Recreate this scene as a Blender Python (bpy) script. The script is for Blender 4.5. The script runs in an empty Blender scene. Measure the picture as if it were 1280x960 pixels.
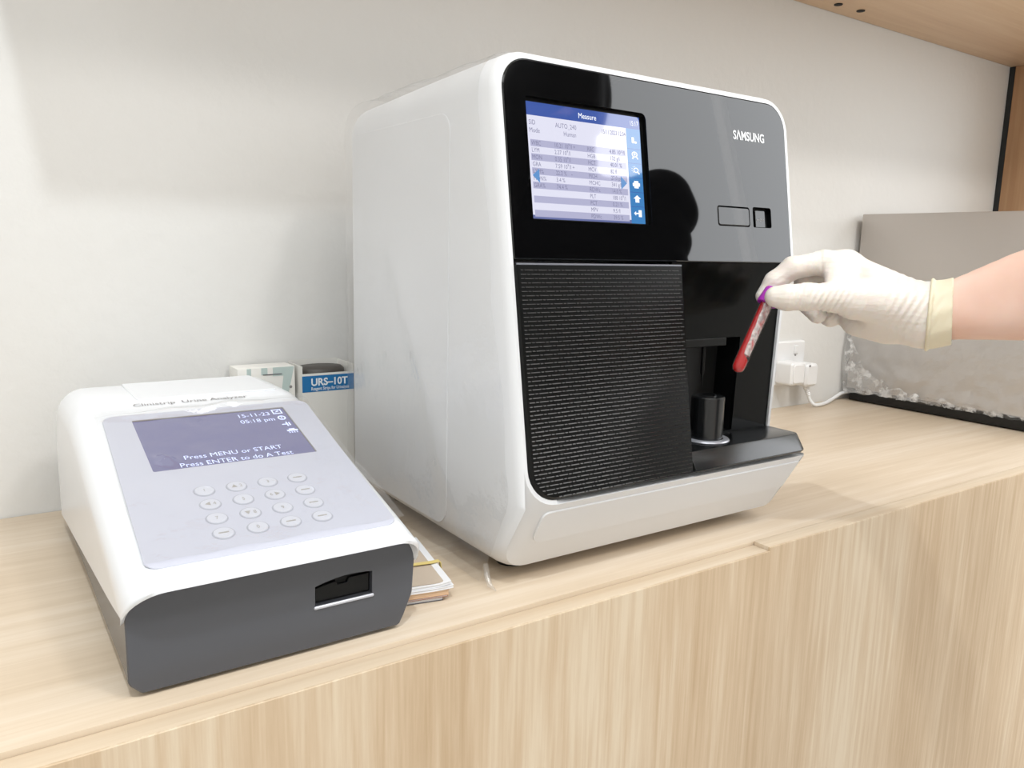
import bpy, bmesh, math, random
import numpy as np
from mathutils import Vector, Matrix
from mathutils.geometry import tessellate_polygon

random.seed(7)
SC = bpy.context.scene
COL = SC.collection
def L(r, g, b):                       # sRGB 0-255 -> linear
    f = lambda c: (c/255/12.92 if c/255 <= .04045 else ((c/255+.055)/1.055)**2.4)
    return (f(r), f(g), f(b), 1.0)

# ------------------------------------------------------------------ camera
# metres; z = 0 is the top of the counter, x runs along the wall, y into the wall
CAM = np.array([0, 0, .30])
YAW, PITCH, ROLL, FPX = .60258047, .16858279, .02423455, 996.96879
AF = np.array([math.sin(YAW)*math.cos(PITCH), math.cos(YAW)*math.cos(PITCH), -math.sin(PITCH)])
_r = np.array([math.cos(YAW), -math.sin(YAW), 0]); _u = np.cross(_r, AF)
AR = math.cos(ROLL)*_r + math.sin(ROLL)*_u
AU = -math.sin(ROLL)*_r + math.cos(ROLL)*_u
cam = bpy.data.cameras.new('camera'); camo = bpy.data.objects.new('camera', cam); COL.objects.link(camo)
camo.matrix_world = Matrix(((AR[0], AU[0], -AF[0], CAM[0]), (AR[1], AU[1], -AF[1], CAM[1]), (AR[2], AU[2], -AF[2], CAM[2]), (0, 0, 0, 1)))
cam.sensor_width = 36; cam.sensor_fit = 'HORIZONTAL'; cam.lens = FPX/1280*36; cam.clip_start = .01; cam.clip_end = 50
SC.camera = camo

# ------------------------------------------------------------------ world, lamps, exposure
w = bpy.data.worlds.new('world'); SC.world = w; w.use_nodes = True
w.node_tree.nodes['Background'].inputs[0].default_value = (.9, .95, 1, 1)
w.node_tree.nodes['Background'].inputs[1].default_value = .6
SC.view_settings.view_transform = 'Standard'; SC.view_settings.look = 'None'
SC.view_settings.gamma = 1; SC.view_settings.use_curve_mapping = False
SC.view_settings.exposure = 0.14

def area(name, loc, target, sx, sy, power, color, shape='RECTANGLE'):
    l = bpy.data.lights.new(name, 'AREA'); l.shape = shape; l.size = sx; l.size_y = sy; l.energy = power; l.color = color
    o = bpy.data.objects.new(name, l); COL.objects.link(o); o.location = loc
    o.rotation_euler = (Vector(target)-Vector(loc)).to_track_quat('-Z', 'Y').to_euler()
    return o
area('ceiling_panel_light', (1.4, -.95, 2.56), (1.4, -.95, 0), 3.0, 1.3, 34, (1, .985, .965))
area('left_fill_light', (-1.5, -.7, 2.56), (-1.5, -.7, 0), 1.2, 2.0, 20, (.95, .98, 1))  # fill added to brighten the left side of the analyser
area('fascia_reflection_light', (3.57, -1.75, 1.52), (0, -1.75, 1.3), 3.4, 2.1, 66, (.96, .98, 1))  # light added as the bright area mirrored in the fascia
area('downlight_left', (-.24, -.60, 2.55), (-.19, -.3, 0), .10, .10, 25, (.88, .95, 1), 'DISK')
area('downlight_right', (1.03, -1.24, 2.55), (.85, -.2, 0), .36, .36, 17, (1, .97, .93), 'DISK')

# ------------------------------------------------------------------ node helpers
def mat(name, base=(.8, .8, .8, 1), rough=.5, metal=0, spec=.5, coat=0, coat_rough=.03, emit=None, estr=0, sss=0):
    m = bpy.data.materials.new(name); m.use_nodes = True
    b = m.node_tree.nodes['Principled BSDF']
    b.inputs['Base Color'].default_value = base; b.inputs['Roughness'].default_value = rough
    b.inputs['Metallic'].default_value = metal; b.inputs['Specular IOR Level'].default_value = spec
    b.inputs['Coat Weight'].default_value = coat; b.inputs['Coat Roughness'].default_value = coat_rough
    if emit: b.inputs['Emission Color'].default_value = emit; b.inputs['Emission Strength'].default_value = estr
    if sss:
        b.inputs['Subsurface Weight'].default_value = sss; b.inputs['Subsurface Radius'].default_value = (.012, .006, .003); b.inputs['Subsurface Scale'].default_value = .6
    return m
def N(m, t, **kw):
    n = m.node_tree.nodes.new(t)
    for k, v in kw.items():
        if k in ('operation', 'blend_type', 'data_type', 'noise_dimensions', 'wave_type', 'bands_direction', 'feature', 'interpolation'): setattr(n, k, v)
        else: n.inputs[k].default_value = v
    return n
def lk(m, a, b): m.node_tree.links.new(a, b)
def B(m): return m.node_tree.nodes['Principled BSDF']
def pos(m, scale=(1, 1, 1), rot=(0, 0, 0)):
    g = N(m, 'ShaderNodeNewGeometry'); mp = m.node_tree.nodes.new('ShaderNodeMapping')
    mp.inputs['Scale'].default_value = scale; mp.inputs['Rotation'].default_value = rot
    lk(m, g.outputs['Position'], mp.inputs['Vector']); return mp.outputs[0]
def ramp(m, fac, stops):
    r = m.node_tree.nodes.new('ShaderNodeValToRGB'); e = r.color_ramp.elements
    while len(e) < len(stops): e.new(.5)
    for el, (p, c) in zip(e, stops): el.position = p; el.color = c
    lk(m, fac, r.inputs[0]); return r.outputs[0]
def noise(m, vec, scale=1, detail=3, rough=.5):
    n = N(m, 'ShaderNodeTexNoise', Scale=scale, Detail=detail, Roughness=rough); lk(m, vec, n.inputs['Vector']); return n.outputs[0]
def bump(m, h, strength=.2, dist=.001, node=None):
    b = N(m, 'ShaderNodeBump', Strength=strength, Distance=dist); lk(m, h, b.inputs['Height']); lk(m, b.outputs[0], (node or B(m)).inputs['Normal']); return b

# ------------------------------------------------------------------ materials
def wood(name, axis, cols, band, streak, rough=.42):
    """light oak print: broad staves plus fine grain, running along axis 0 (x) or 2 (z)"""
    m = mat(name, rough=rough, spec=.35)
    along = [1, 1, 1]; along[axis] = .05
    cross = (0 if axis != 0 else 1)
    g1 = noise(m, pos(m, tuple(streak*a for a in along)), 1, 5, .62)
    g2 = noise(m, pos(m, tuple(band*a*(1 if i != axis else .25) for i, a in enumerate(along))), 1, 2, .4)
    g3 = noise(m, pos(m, tuple(streak*4.5*a*(1 if i != axis else .4) for i, a in enumerate(along))), 1, 2, .5)
    a = N(m, 'ShaderNodeMath', operation='MULTIPLY'); a.inputs[1].default_value = .45; lk(m, g1, a.inputs[0])
    b = N(m, 'ShaderNodeMath', operation='MULTIPLY_ADD'); b.inputs[1].default_value = .40; lk(m, g2, b.inputs[0]); lk(m, a.outputs[0], b.inputs[2])
    c = N(m, 'ShaderNodeMath', operation='MULTIPLY_ADD'); c.inputs[1].default_value = .15; lk(m, g3, c.inputs[0]); lk(m, b.outputs[0], c.inputs[2])
    lk(m, ramp(m, c.outputs[0], [(.36, cols[0]), (.50, cols[1]), (.62, cols[2])]), B(m).inputs['Base Color'])
    bump(m, g3, .06, .0006)
    return m
M = {}
M['wood_top'] = wood('oak_counter_top', 0, (L(199, 179, 154), L(210, 192, 169), L(220, 205, 186)), 7, 60, .38)
M['wood_front'] = wood('oak_counter_front', 2, (L(190, 164, 132), L(206, 183, 154), L(219, 202, 177)), 11, 105, .5)
M['wood_edge'] = wood('oak_edge', 0, (L(204, 183, 156), L(213, 195, 171), L(222, 207, 187)), 8, 60, .45)
M['wood_hutch'] = wood('oak_hutch', 0, (L(204, 172, 140), L(214, 184, 152), L(222, 195, 165)), 6, 40, .5)
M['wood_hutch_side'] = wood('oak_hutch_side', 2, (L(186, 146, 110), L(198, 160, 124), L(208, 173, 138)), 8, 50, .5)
m = M['wall'] = mat('wall_paint', L(224, 223, 220), .85, spec=.2)
bump(m, noise(m, pos(m), 55, 4, .55), .22, .004)
M['ceiling'] = mat('ceiling_paint', L(236, 236, 234), .9)
M['floor'] = mat('floor_vinyl', L(208, 203, 197), .5)
m = M['white'] = mat('white_moulded_plastic', L(228, 229, 231), .34, spec=.5)
bump(m, noise(m, pos(m), 900, 2), .03, .0003)
M['white_gloss'] = mat('white_gloss_plastic', L(233, 235, 239), .22)
M['white_plug'] = mat('white_plug_plastic', L(232, 232, 232), .4)
M['gloss_black'] = mat('gloss_black_acrylic', L(9, 9, 10), .03, spec=.5, coat=.25, coat_rough=.01)
M['black'] = mat('black_plastic', L(9, 10, 10), .36, spec=.25)
M['black_tray'] = mat('black_tray_plastic', L(24, 25, 26), .24, spec=.7)
M['highlight_grey'] = mat('edge_highlight_grey', L(120, 122, 130), .3)  # light caught on the cover's bevel, put into the colour
M['bay_black'] = mat('bay_black', L(9, 10, 10), .14, spec=.14)
M['black_matte'] = mat('black_matt_plastic', L(13, 13, 13), .55)
M['hole'] = mat('dark_cavity', L(6, 6, 6), .8)
M['bar'] = mat('black_satin_bars', L(20, 21, 22), .22, spec=.65)
M['silver'] = mat('silver_trim', L(196, 198, 206), .3, metal=.35)
M['logo'] = mat('silver_print', L(228, 230, 232), .4)
M['grey_body'] = mat('charcoal_plastic', L(80, 82, 88), .26, spec=.5)
M['seam'] = mat('seam_shadow_gap', L(150, 152, 154), .6)
M['rubber'] = mat('rubber_foot', L(30, 30, 30), .8)
M['overlay'] = mat('keypad_overlay_film', L(197, 199, 212), .3)
M['button'] = mat('button_face', L(206, 208, 218), .28)
M['button_ring'] = mat('button_ring', L(172, 174, 186), .3)
M['print_grey'] = mat('grey_print', L(140, 137, 136), .6)
M['print_faint'] = mat('faint_print', L(168, 164, 160), .6)
M['lcd'] = mat('lcd_glass', L(60, 60, 85), .12, emit=L(128, 128, 172), estr=.55)
M['lcd_text'] = mat('lcd_pixels', L(190, 200, 230), .3, emit=L(196, 206, 250), estr=.75)
M['scr_white'] = mat('screen_white', L(40, 40, 40), .06, spec=.8, coat=.7, emit=L(232, 232, 250), estr=.88)
M['scr_row'] = mat('screen_row', L(40, 40, 40), .06, spec=.8, coat=.7, emit=L(190, 190, 222), estr=.8)
M['scr_head'] = mat('screen_header', L(20, 20, 30), .06, spec=.8, coat=.7, emit=L(70, 98, 178), estr=.8)
M['scr_side'] = mat('screen_sidebar', L(20, 20, 30), .06, spec=.8, coat=.7, emit=L(70, 140, 205), estr=.8)
M['scr_foot'] = mat('screen_footer', L(20, 20, 30), .06, spec=.8, coat=.7, emit=L(120, 130, 185), estr=.7)
M['scr_text'] = mat('screen_text', L(30, 30, 40), .3, emit=L(132, 132, 165), estr=.7)
M['scr_icon'] = mat('screen_icon', L(60, 60, 60), .3, emit=L(244, 248, 255), estr=1.0)
M['scr_arrow'] = mat('screen_arrow', L(20, 20, 30), .3, emit=L(92, 150, 212), estr=.8)
M['carton_white'] = mat('carton_board', L(232, 230, 224), .6)
M['blue_print'] = mat('blue_print', L(22, 112, 172), .5)
M['white_print'] = mat('white_print', L(236, 240, 244), .5)
M['cap_dark'] = mat('dark_bottle_cap', L(72, 68, 64), .5)
M['teal_print'] = mat('pale_teal_print', L(190, 206, 202), .6)
M['grey_card'] = mat('beige_card', L(196, 180, 162), .6)
M['paper'] = mat('white_paper', L(238, 238, 240), .6)
M['paper_tan'] = mat('tan_paper', L(214, 182, 150), .6)
M['paper_red'] = mat('reddish_paper', L(176, 128, 106), .6)
M['paper_dark'] = mat('dark_print', L(92, 92, 98), .6)
M['band'] = mat('yellow_rubber', L(226, 204, 128), .5)
m = M['steel'] = mat('brushed_steel', L(198, 192, 187), .42, metal=.85)
bump(m, noise(m, pos(m, (40, 6, 500)), 1, 2), .05, .0004)
M['skin'] = mat('skin', L(238, 200, 182), .5, sss=.2, spec=.35)
m = M['skin']; lk(m, ramp(m, noise(m, pos(m), 18, 3), [(.3, L(232, 190, 170)), (.7, L(241, 208, 192))]), B(m).inputs['Base Color'])
m = M['glove'] = mat('latex_glove', L(234, 225, 216), .42, sss=.25, spec=.4)
h1 = noise(m, pos(m, (60, 60, 260), (.0, .62, .2)), 1, 3, .5); h2 = noise(m, pos(m, (1, 1, 1)), 900, 2)
bump(m, h1, .45, .0018)
M['glove_cuff'] = mat('latex_cuff', L(232, 221, 194), .5, sss=.1)
M['cloth'] = mat('black_cloth', L(20, 20, 22), .9, spec=.1)
M['trouser'] = mat('dark_trouser_cloth', L(30, 32, 38), .9, spec=.1)
M['shoe'] = mat('black_leather', L(18, 18, 18), .4)
M['hair'] = mat('black_hair', L(14, 12, 11), .5)
M['eye'] = mat('eye_white', L(226, 222, 218), .15)
M['iris'] = mat('dark_iris', L(28, 18, 12), .1)
M['purple'] = mat('purple_cap', L(168, 50, 172), .35)
M['blood'] = mat('blood', L(176, 6, 8), .12, spec=.6)
M['blood_dark'] = mat('dark_blood', L(120, 14, 10), .15, spec=.6)
M['gap_shade'] = mat('gap_shade_black', L(34, 38, 40), .6)  # shade of the gap put into the colour
M['lamp_glass'] = mat('lamp_diffuser', L(240, 240, 240), .5, emit=(1, 1, 1, 1), estr=1.5)
def clear(name, tint, gl_rough, haze, fres=1.35, maxg=.35, wrinkle=0, wscale=60):
    """thin clear plastic or glass: straight-through, Fresnel gloss and a little milkiness"""
    m = bpy.data.materials.new(name); m.use_nodes = True; nt = m.node_tree; nt.nodes.remove(B(m))
    out = nt.nodes['Material Output']
    tr = N(m, 'ShaderNodeBsdfTransparent'); tr.inputs[0].default_value = tint
    gl = N(m, 'ShaderNodeBsdfGlossy', Roughness=gl_rough); df = N(m, 'ShaderNodeBsdfDiffuse'); df.inputs[0].default_value = (.9, .9, .9, 1)
    lw = N(m, 'ShaderNodeLayerWeight', Blend=.5); p4 = N(m, 'ShaderNodeMath', operation='POWER'); p4.inputs[1].default_value = 4; lk(m, lw.outputs['Facing'], p4.inputs[0])
    fr = N(m, 'ShaderNodeMath', operation='MULTIPLY_ADD'); fr.inputs[1].default_value = maxg; fr.inputs[2].default_value = ((fres-1)/(fres+1))**2*1.6; lk(m, p4.outputs[0], fr.inputs[0])
    m1 = N(m, 'ShaderNodeMixShader'); m1.inputs[0].default_value = haze; lk(m, tr.outputs[0], m1.inputs[1]); lk(m, df.outputs[0], m1.inputs[2])
    m2 = N(m, 'ShaderNodeMixShader'); lk(m, fr.outputs[0], m2.inputs[0]); lk(m, m1.outputs[0], m2.inputs[1]); lk(m, gl.outputs[0], m2.inputs[2])
    lk(m, m2.outputs[0], out.inputs[0])
    if wrinkle:
        n = noise(m, pos(m), wscale, 4, .5)
        b = N(m, 'ShaderNodeBump', Strength=wrinkle, Distance=.006); lk(m, n, b.inputs['Height'])
        lk(m, b.outputs[0], gl.inputs['Normal']); lk(m, b.outputs[0], lw.inputs['Normal'])
    return m, m1
M['film'] = clear('clear_plastic_film', (.985, .985, .985, 1), .10, .07, 1.6, wrinkle=.5, wscale=34)[0]
M['film_thin'] = clear('protective_film', (.99, .99, .99, 1),   .05, .03, 1.75, wrinkle=.30, wscale=50)[0]
M['tube_glass'] = clear('tube_plastic', (.98, .97, .97, 1), .03, .02, 1.3, maxg=.25)[0]
mf, mx = clear('crumpled_film', (.97, .97, .97, 1), .18, .26, 1.8, wrinkle=.8, wscale=40)
g = N(mf, 'ShaderNodeNewGeometry'); 
M['film_crumple'] = mf
mm, mx = clear('blood_smear', (1, .93, .92, 1), .1, .3, 1.3)
lk(mm, ramp(mm, noise(mm, pos(mm, (1, 1, 1)), 260, 3), [(.42, (.45, .45, .45, 1)), (.6, (.8, .8, .8, 1))]), mx.inputs[0])
dfn = [n for n in mm.node_tree.nodes if n.type == 'BSDF_DIFFUSE'][0]
lk(mm, ramp(mm, noise(mm, pos(mm, (1, 1, .35)), 300, 3), [(.46, L(232, 224, 220)), (.60, L(226, 172, 170)), (.74, L(200, 60, 60))]), dfn.inputs[0])
M['smear'] = mm

# ------------------------------------------------------------------ mesh helpers
class MB:
    def __init__(s): s.v = []; s.f = []
    def add(s, vs, fs):
        o = len(s.v); s.v += [tuple(map(float, p)) for p in vs]; s.f += [tuple(i+o for i in f) for f in fs]
    def box(s, a, b, fn=lambda p: p):
        (x0, y0, z0), (x1, y1, z1) = a, b
        vs = [(x0, y0, z0), (x1, y0, z0), (x1, y1, z0), (x0, y1, z0), (x0, y0, z1), (x1, y0, z1), (x1, y1, z1), (x0, y1, z1)]
        s.add([fn(p) for p in vs], [(3, 2, 1, 0), (4, 5, 6, 7), (0, 1, 5, 4), (1, 2, 6, 5), (2, 3, 7, 6), (3, 0, 4, 7)])
    def rings(s, rings, cap0=True, cap1=True, closed=True):
        n = len(rings[0]); o = len(s.v)
        for r in rings: s.v += [tuple(map(float, p)) for p in r]
        for i in range(len(rings)-1):
            for j in range(n if closed else n-1):
                a, b = o+i*n+j, o+i*n+(j+1) % n
                s.f.append((a, b, b+n, a+n))
        if cap0: s.f.append(tuple(o+j for j in reversed(range(n))))
        if cap1: s.f.append(tuple(o+(len(rings)-1)*n+j for j in range(n)))
    def lathe(s, prof, base, axis=(0, 0, 1), n=40, cap0=True, cap1=True, a0=0, a1=2*math.pi):
        ax = Vector(axis).normalized(); t = Vector((1, 0, 0)) if abs(ax.x) < .9 else Vector((0, 1, 0))
        u = ax.cross(t).normalized(); v = ax.cross(u); base = Vector(base); full = abs(a1-a0) > 6.28
        rr = []
        for r, h in prof:
            rr.append([base+ax*h+(u*math.cos(a0+(a1-a0)*k/(n if full else n-1))+v*math.sin(a0+(a1-a0)*k/(n if full else n-1)))*r for k in range(n)])
        s.rings(rr, cap0, cap1, full)
    def tube(s, pts, r, n=12):
        pts = [Vector(p) for p in pts]; rr = []; up = Vector((0, 0, 1))
        for i, p in enumerate(pts):
            d = (pts[min(i+1, len(pts)-1)]-pts[max(i-1, 0)]).normalized()
            a = d.cross(up if abs(d.dot(up)) < .95 else Vector((1, 0, 0))).normalized(); b = d.cross(a)
            ri = r[i] if isinstance(r, (list, tuple)) else r
            rr.append([p+(a*math.cos(2*math.pi*k/n)+b*math.sin(2*math.pi*k/n))*ri for k in range(n)])
        s.rings(rr)
    def prism(s, outer, fn, o0, o1, holes=(), bev=0, inset=None):
        """outline in 2D mapped by fn(a, b, offset); front at o1, back at o0, optional bevel on the outer front edge"""
        def wall(loop, oa, ob, flip):
            o = len(s.v); n = len(loop)
            s.v += [tuple(fn(a, b, oa)) for a, b in loop]+[tuple(fn(a, b, ob)) for a, b in loop]
            for j in range(n):
                q = (o+j, o+(j+1) % n, o+n+(j+1) % n, o+n+j); s.f.append(q[::-1] if flip else q)
        front = outer
        if bev:
            front = offset_loop(outer, bev)
            wall(outer, o0, o1-bev, False); o = len(s.v); n = len(outer)
            s.v += [tuple(fn(a, b, o1-bev)) for a, b in outer]+[tuple(fn(a, b, o1)) for a, b in front]
            for j in range(n): s.f.append((o+j, o+(j+1) % n, o+n+(j+1) % n, o+n+j))
        else: wall(outer, o0, o1, False)
        for h in holes: wall(h, o0, o1, True)
        for o_, lp, flip in ((o1, front, False), (o0, outer, True)):
            loops = [[Vector((a, b, 0)) for a, b in lp]]+[[Vector((a, b, 0)) for a, b in h] for h in holes]
            flat = [p for l in loops for p in l]; base = len(s.v)
            s.v += [tuple(fn(p.x, p.y, o_)) for p in flat]
            for t in tessellate_polygon(loops):
                A, Bp, Cp = (flat[i] for i in t); ar = (Bp.x-A.x)*(Cp.y-A.y)-(Bp.y-A.y)*(Cp.x-A.x)
                if abs(ar) < 1e-14: continue
                t = t if (ar > 0) != flip else t[::-1]
                s.f.append(tuple(base+i for i in t))
def offset_loop(lp, d):
    n = len(lp); out = []
    for i in range(n):
        p, q, r = Vector(lp[i-1]), Vector(lp[i]), Vector(lp[(i+1) % n])
        e1 = (q-p).normalized(); e2 = (r-q).normalized(); n1 = Vector((-e1.y, e1.x)); n2 = Vector((-e2.y, e2.x)); b = n1+n2
        k = d/max(.4, 1+n1.dot(n2)); out.append((q.x+b.x*k, q.y+b.y*k))
    return out
def rrect(a0, a1, b0, b1, r, n=6):
    """counter-clockwise rounded rectangle; r may be (bl, br, tr, tl)"""
    if not isinstance(r, (tuple, list)): r = (r,)*4
    out = []
    for (cx, cy, rr, t0) in ((a0+r[0], b0+r[0], r[0], 180), (a1-r[1], b0+r[1], r[1], 270), (a1-r[2], b1-r[2], r[2], 0), (a0+r[3], b1-r[3], r[3], 90)):
        if rr <= 1e-6: out.append((cx, cy)); continue
        for k in range(n+1): t = math.radians(t0+90*k/n); out.append((cx+rr*math.cos(t), cy+rr*math.sin(t)))
    return out
def ellipse(cx, cy, rx, ry, n=24): return [(cx+rx*math.cos(2*math.pi*k/n), cy+ry*math.sin(2*math.pi*k/n)) for k in range(n)]

def wpos(o):
    p = Vector(o.location)
    while o.parent: o = o.parent; p = p+Vector(o.location)
    return p
def link(name, me, material, parent=None, smooth=35):
    if material: me.materials.append(material)
    n = len(me.vertices); a = np.empty(n*3, np.float32); me.vertices.foreach_get('co', a); a = a.reshape(-1, 3)
    c = (a.min(0)+a.max(0))/2; a -= c; me.vertices.foreach_set('co', a.ravel())
    if smooth:
        me.shade_smooth()
        if smooth < 180: me.set_sharp_from_angle(angle=math.radians(smooth))
    me.update(); me.name = name
    o = bpy.data.objects.new(name, me); COL.objects.link(o)
    o.location = Vector([float(x) for x in c])-(wpos(parent) if parent else Vector((0, 0, 0)))
    if parent: o.parent = parent
    return o
def obj(name, mb, material, parent=None, smooth=35, bevel=0, seg=2, clean=True):
    me = bpy.data.meshes.new(name); me.from_pydata(mb.v, [], mb.f)
    if clean or bevel:
        bm = bmesh.new(); bm.from_mesh(me)
        bmesh.ops.remove_doubles(bm, verts=bm.verts, dist=1e-6)
        if clean != 'open': bmesh.ops.recalc_face_normals(bm, faces=bm.faces)
        if bevel:
            ed = [e for e in bm.edges if len(e.link_faces) == 2 and e.calc_face_angle(0) > .6]
            bmesh.ops.bevel(bm, geom=ed, offset=bevel, segments=seg, affect='EDGES', profile=.5)
        bm.to_mesh(me); bm.free()
    return link(name, me, material, parent, smooth)
def box(name, a, b, material, parent=None, bevel=0, seg=2):
    mb = MB(); mb.box(a, b); return obj(name, mb, material, parent, 35, bevel, seg)
def thing(name, label, cat, loc, group=None):
    o = bpy.data.objects.new(name, None); COL.objects.link(o); o.location = loc; o.empty_display_size = .02
    return tag(o, label, cat, group)
def tag(o, label, cat, group=None):
    o['label'] = label; o['category'] = cat
    if group: o['group'] = group
    return o
def struct(o): o['kind'] = 'structure'; return o
def text(name, body, size, fn, material, parent, xs=1.0, align='LEFT', bold=0.0, depth=None):
    """flat lettering; fn(a, b) maps text plane coordinates to world"""
    cu = bpy.data.curves.new('lettering', 'FONT'); cu.body = body; cu.size = size; cu.align_x = align; cu.offset = bold*size; cu.resolution_u = 3
    o = bpy.data.objects.new('lettering', cu); COL.objects.link(o)
    dg = bpy.context.evaluated_depsgraph_get(); me = bpy.data.meshes.new_from_object(o.evaluated_get(dg))
    bpy.data.objects.remove(o); bpy.data.curves.remove(cu)
    for v in me.vertices: v.co = Vector([float(t) for t in fn(v.co.x*xs, v.co.y)])
    me.materials.clear()
    return link(name, me, material, parent, 0)
def sheet(nu, nv, fn):
    mb = MB(); mb.add([fn(i/(nu-1), j/(nv-1)) for i in range(nu) for j in range(nv)],
                      [(i*nv+j, (i+1)*nv+j, (i+1)*nv+j+1, i*nv+j+1) for i in range(nu-1) for j in range(nv-1)]); return mb
from mathutils import noise as mn
def nz(x, y, z=0, s=1.0): return mn.noise(Vector((x*s, y*s, z*s)))

# ------------------------------------------------------------------ signed-distance modelling (hands, body)
def seg_sdf(P, a, b, ra, rb):
    ab = b-a; t = np.clip(((P-a)@ab)/max(ab@ab, 1e-12), 0, 1)
    return np.linalg.norm(P-a-t[..., None]*ab, axis=-1)-(ra+(rb-ra)*t)
def smin(a, b, k):
    h = np.clip(.5+.5*(b-a)/k, 0, 1); return b*(1-h)+a*h-k*h*(1-h)
def nets(F, org, h):
    """naive surface nets: vertices and quads of the zero level of F"""
    ins = F < 0; nx, ny, nz_ = F.shape
    S = np.zeros((nx-1, ny-1, nz_-1), np.int8)
    for d in range(8): S += ins[(d & 1):nx-1+(d & 1), (d >> 1 & 1):ny-1+(d >> 1 & 1), (d >> 2):nz_-1+(d >> 2)]
    act = (S > 0) & (S < 8); idx = np.argwhere(act); num = -np.ones(act.shape, np.int64); num[act] = np.arange(len(idx))
    acc = np.zeros((len(idx), 3)); cnt = np.zeros(len(idx))
    C8 = [np.array((d & 1, d >> 1 & 1, d >> 2)) for d in range(8)]
    for a in range(8):
        for ax in range(3):
            if C8[a][ax]: continue
            b = C8[a].copy(); b[ax] = 1
            fa = F[tuple((idx+C8[a]).T)]; fb = F[tuple((idx+b).T)]; c = (fa < 0) != (fb < 0)
            t = np.where(c, fa/np.where(c, fa-fb, 1), 0)
            acc[c] += (C8[a]+t[:, None]*(b-C8[a]))[c]; cnt += c
    V = org+(idx+acc/cnt[:, None])*h
    Q = []
    for ax in range(3):
        o1, o2 = [(1, 2), (2, 0), (0, 1)][ax]
        sl0 = [slice(None)]*3; sl1 = [slice(None)]*3; sl0[ax] = slice(0, -1); sl1[ax] = slice(1, None)
        ch = ins[tuple(sl0)] != ins[tuple(sl1)]
        e = np.argwhere(ch); e = e[(e[:, o1] > 0) & (e[:, o2] > 0) & (e[:, o1] < F.shape[o1]-1) & (e[:, o2] < F.shape[o2]-1)]
        d1 = np.zeros(3, int); d1[o1] = 1; d2 = np.zeros(3, int); d2[o2] = 1
        q = np.stack([num[tuple((e-d1-d2).T)], num[tuple((e-d2).T)], num[tuple(e.T)], num[tuple((e-d1).T)]], 1)
        fl = ~ins[tuple(e.T)]; q[fl] = q[fl][:, ::-1]; Q.append(q)
    return V, np.concatenate(Q)
def sdf_obj(name, V, Q, material, parent):
    me = bpy.data.meshes.new(name); me.from_pydata(V.tolist(), [], Q.tolist()); return link(name, me, material, parent, 180)
class Field:
    def __init__(s, lo, hi, h, frame=None):
        s.lo = np.array(lo, float); s.h = h; s.n = np.ceil((np.array(hi)-s.lo)/h).astype(int)+1
        s.F = np.full(s.n, 1.0, np.float64); s.frame = frame
    def sub(s, lo, hi):
        a = np.clip(np.floor((lo-s.lo)/s.h).astype(int), 0, s.n); b = np.clip(np.ceil((hi-s.lo)/s.h).astype(int)+1, 0, s.n)
        sl = tuple(slice(i, j) for i, j in zip(a, b)); g = np.stack(np.meshgrid(*[s.lo[k]+np.arange(a[k], b[k])*s.h for k in range(3)], indexing='ij'), -1)
        return sl, g
    def cap(s, a, b, ra, rb, k):
        a, b = np.array(a, float), np.array(b, float); m = max(ra, rb)+k+2*s.h+.01
        sl, g = s.sub(np.minimum(a, b)-m, np.maximum(a, b)+m); s.F[sl] = smin(s.F[sl], seg_sdf(g, a, b, ra, rb), k)
    def ell(s, c, r, k, R=None):
        c, r = np.array(c, float), np.array(r, float); m = r.max()+k+2*s.h+.01
        sl, g = s.sub(c-m, c+m); q = g-c
        if R is not None: q = q@R
        d = (np.linalg.norm(q/r, axis=-1)-1)*r.min(); s.F[sl] = smin(s.F[sl], d, k)
    def grid(s): return np.stack(np.meshgrid(*[s.lo[k]+np.arange(s.n[k])*s.h for k in range(3)], indexing='ij'), -1)

# ================================================================== the room
WALL = .986; FLOOR = -.85; CEIL = 2.6
struct(box('wall_back', (-2.5, WALL, FLOOR), (3.6, WALL+.1, CEIL), M['wall']))
struct(box('wall_left', (-2.6, -3.5, FLOOR), (-2.5, WALL, CEIL), M['wall']))
struct(box('wall_front', (-2.5, -3.6, FLOOR), (3.6, -3.5, CEIL), M['wall']))
mb = MB(); mb.prism(rrect(-3.5, WALL, FLOOR, CEIL, 0), lambda a, b, o: (3.6+o, a, b), 0, .1, holes=[rrect(-3.45, -.05, .45, 2.57, 0)])  # opening added for the fascia reflection light
struct(obj('wall_right', mb, M['wall']))
struct(box('floor', (-2.6, -3.6, FLOOR-.1), (3.7, WALL+.1, FLOOR), M['floor']))
struct(box('ceiling', (-2.6, -3.6, CEIL), (3.7, WALL+.1, CEIL+.1), M['ceiling']))
mb = MB(); mb.prism(rrect(-3.45, -.05, .45, 2.57, 0), lambda a, b, o: (3.62+o, a, b), 0, .05, holes=[rrect(-3.39, -1.78, .51, 2.51, 0), rrect(-1.72, -.11, .51, 2.51, 0)])
struct(obj('added_window_1', mb, M['white_gloss']))  # unseen window frame added to go with the fascia reflection light

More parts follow.
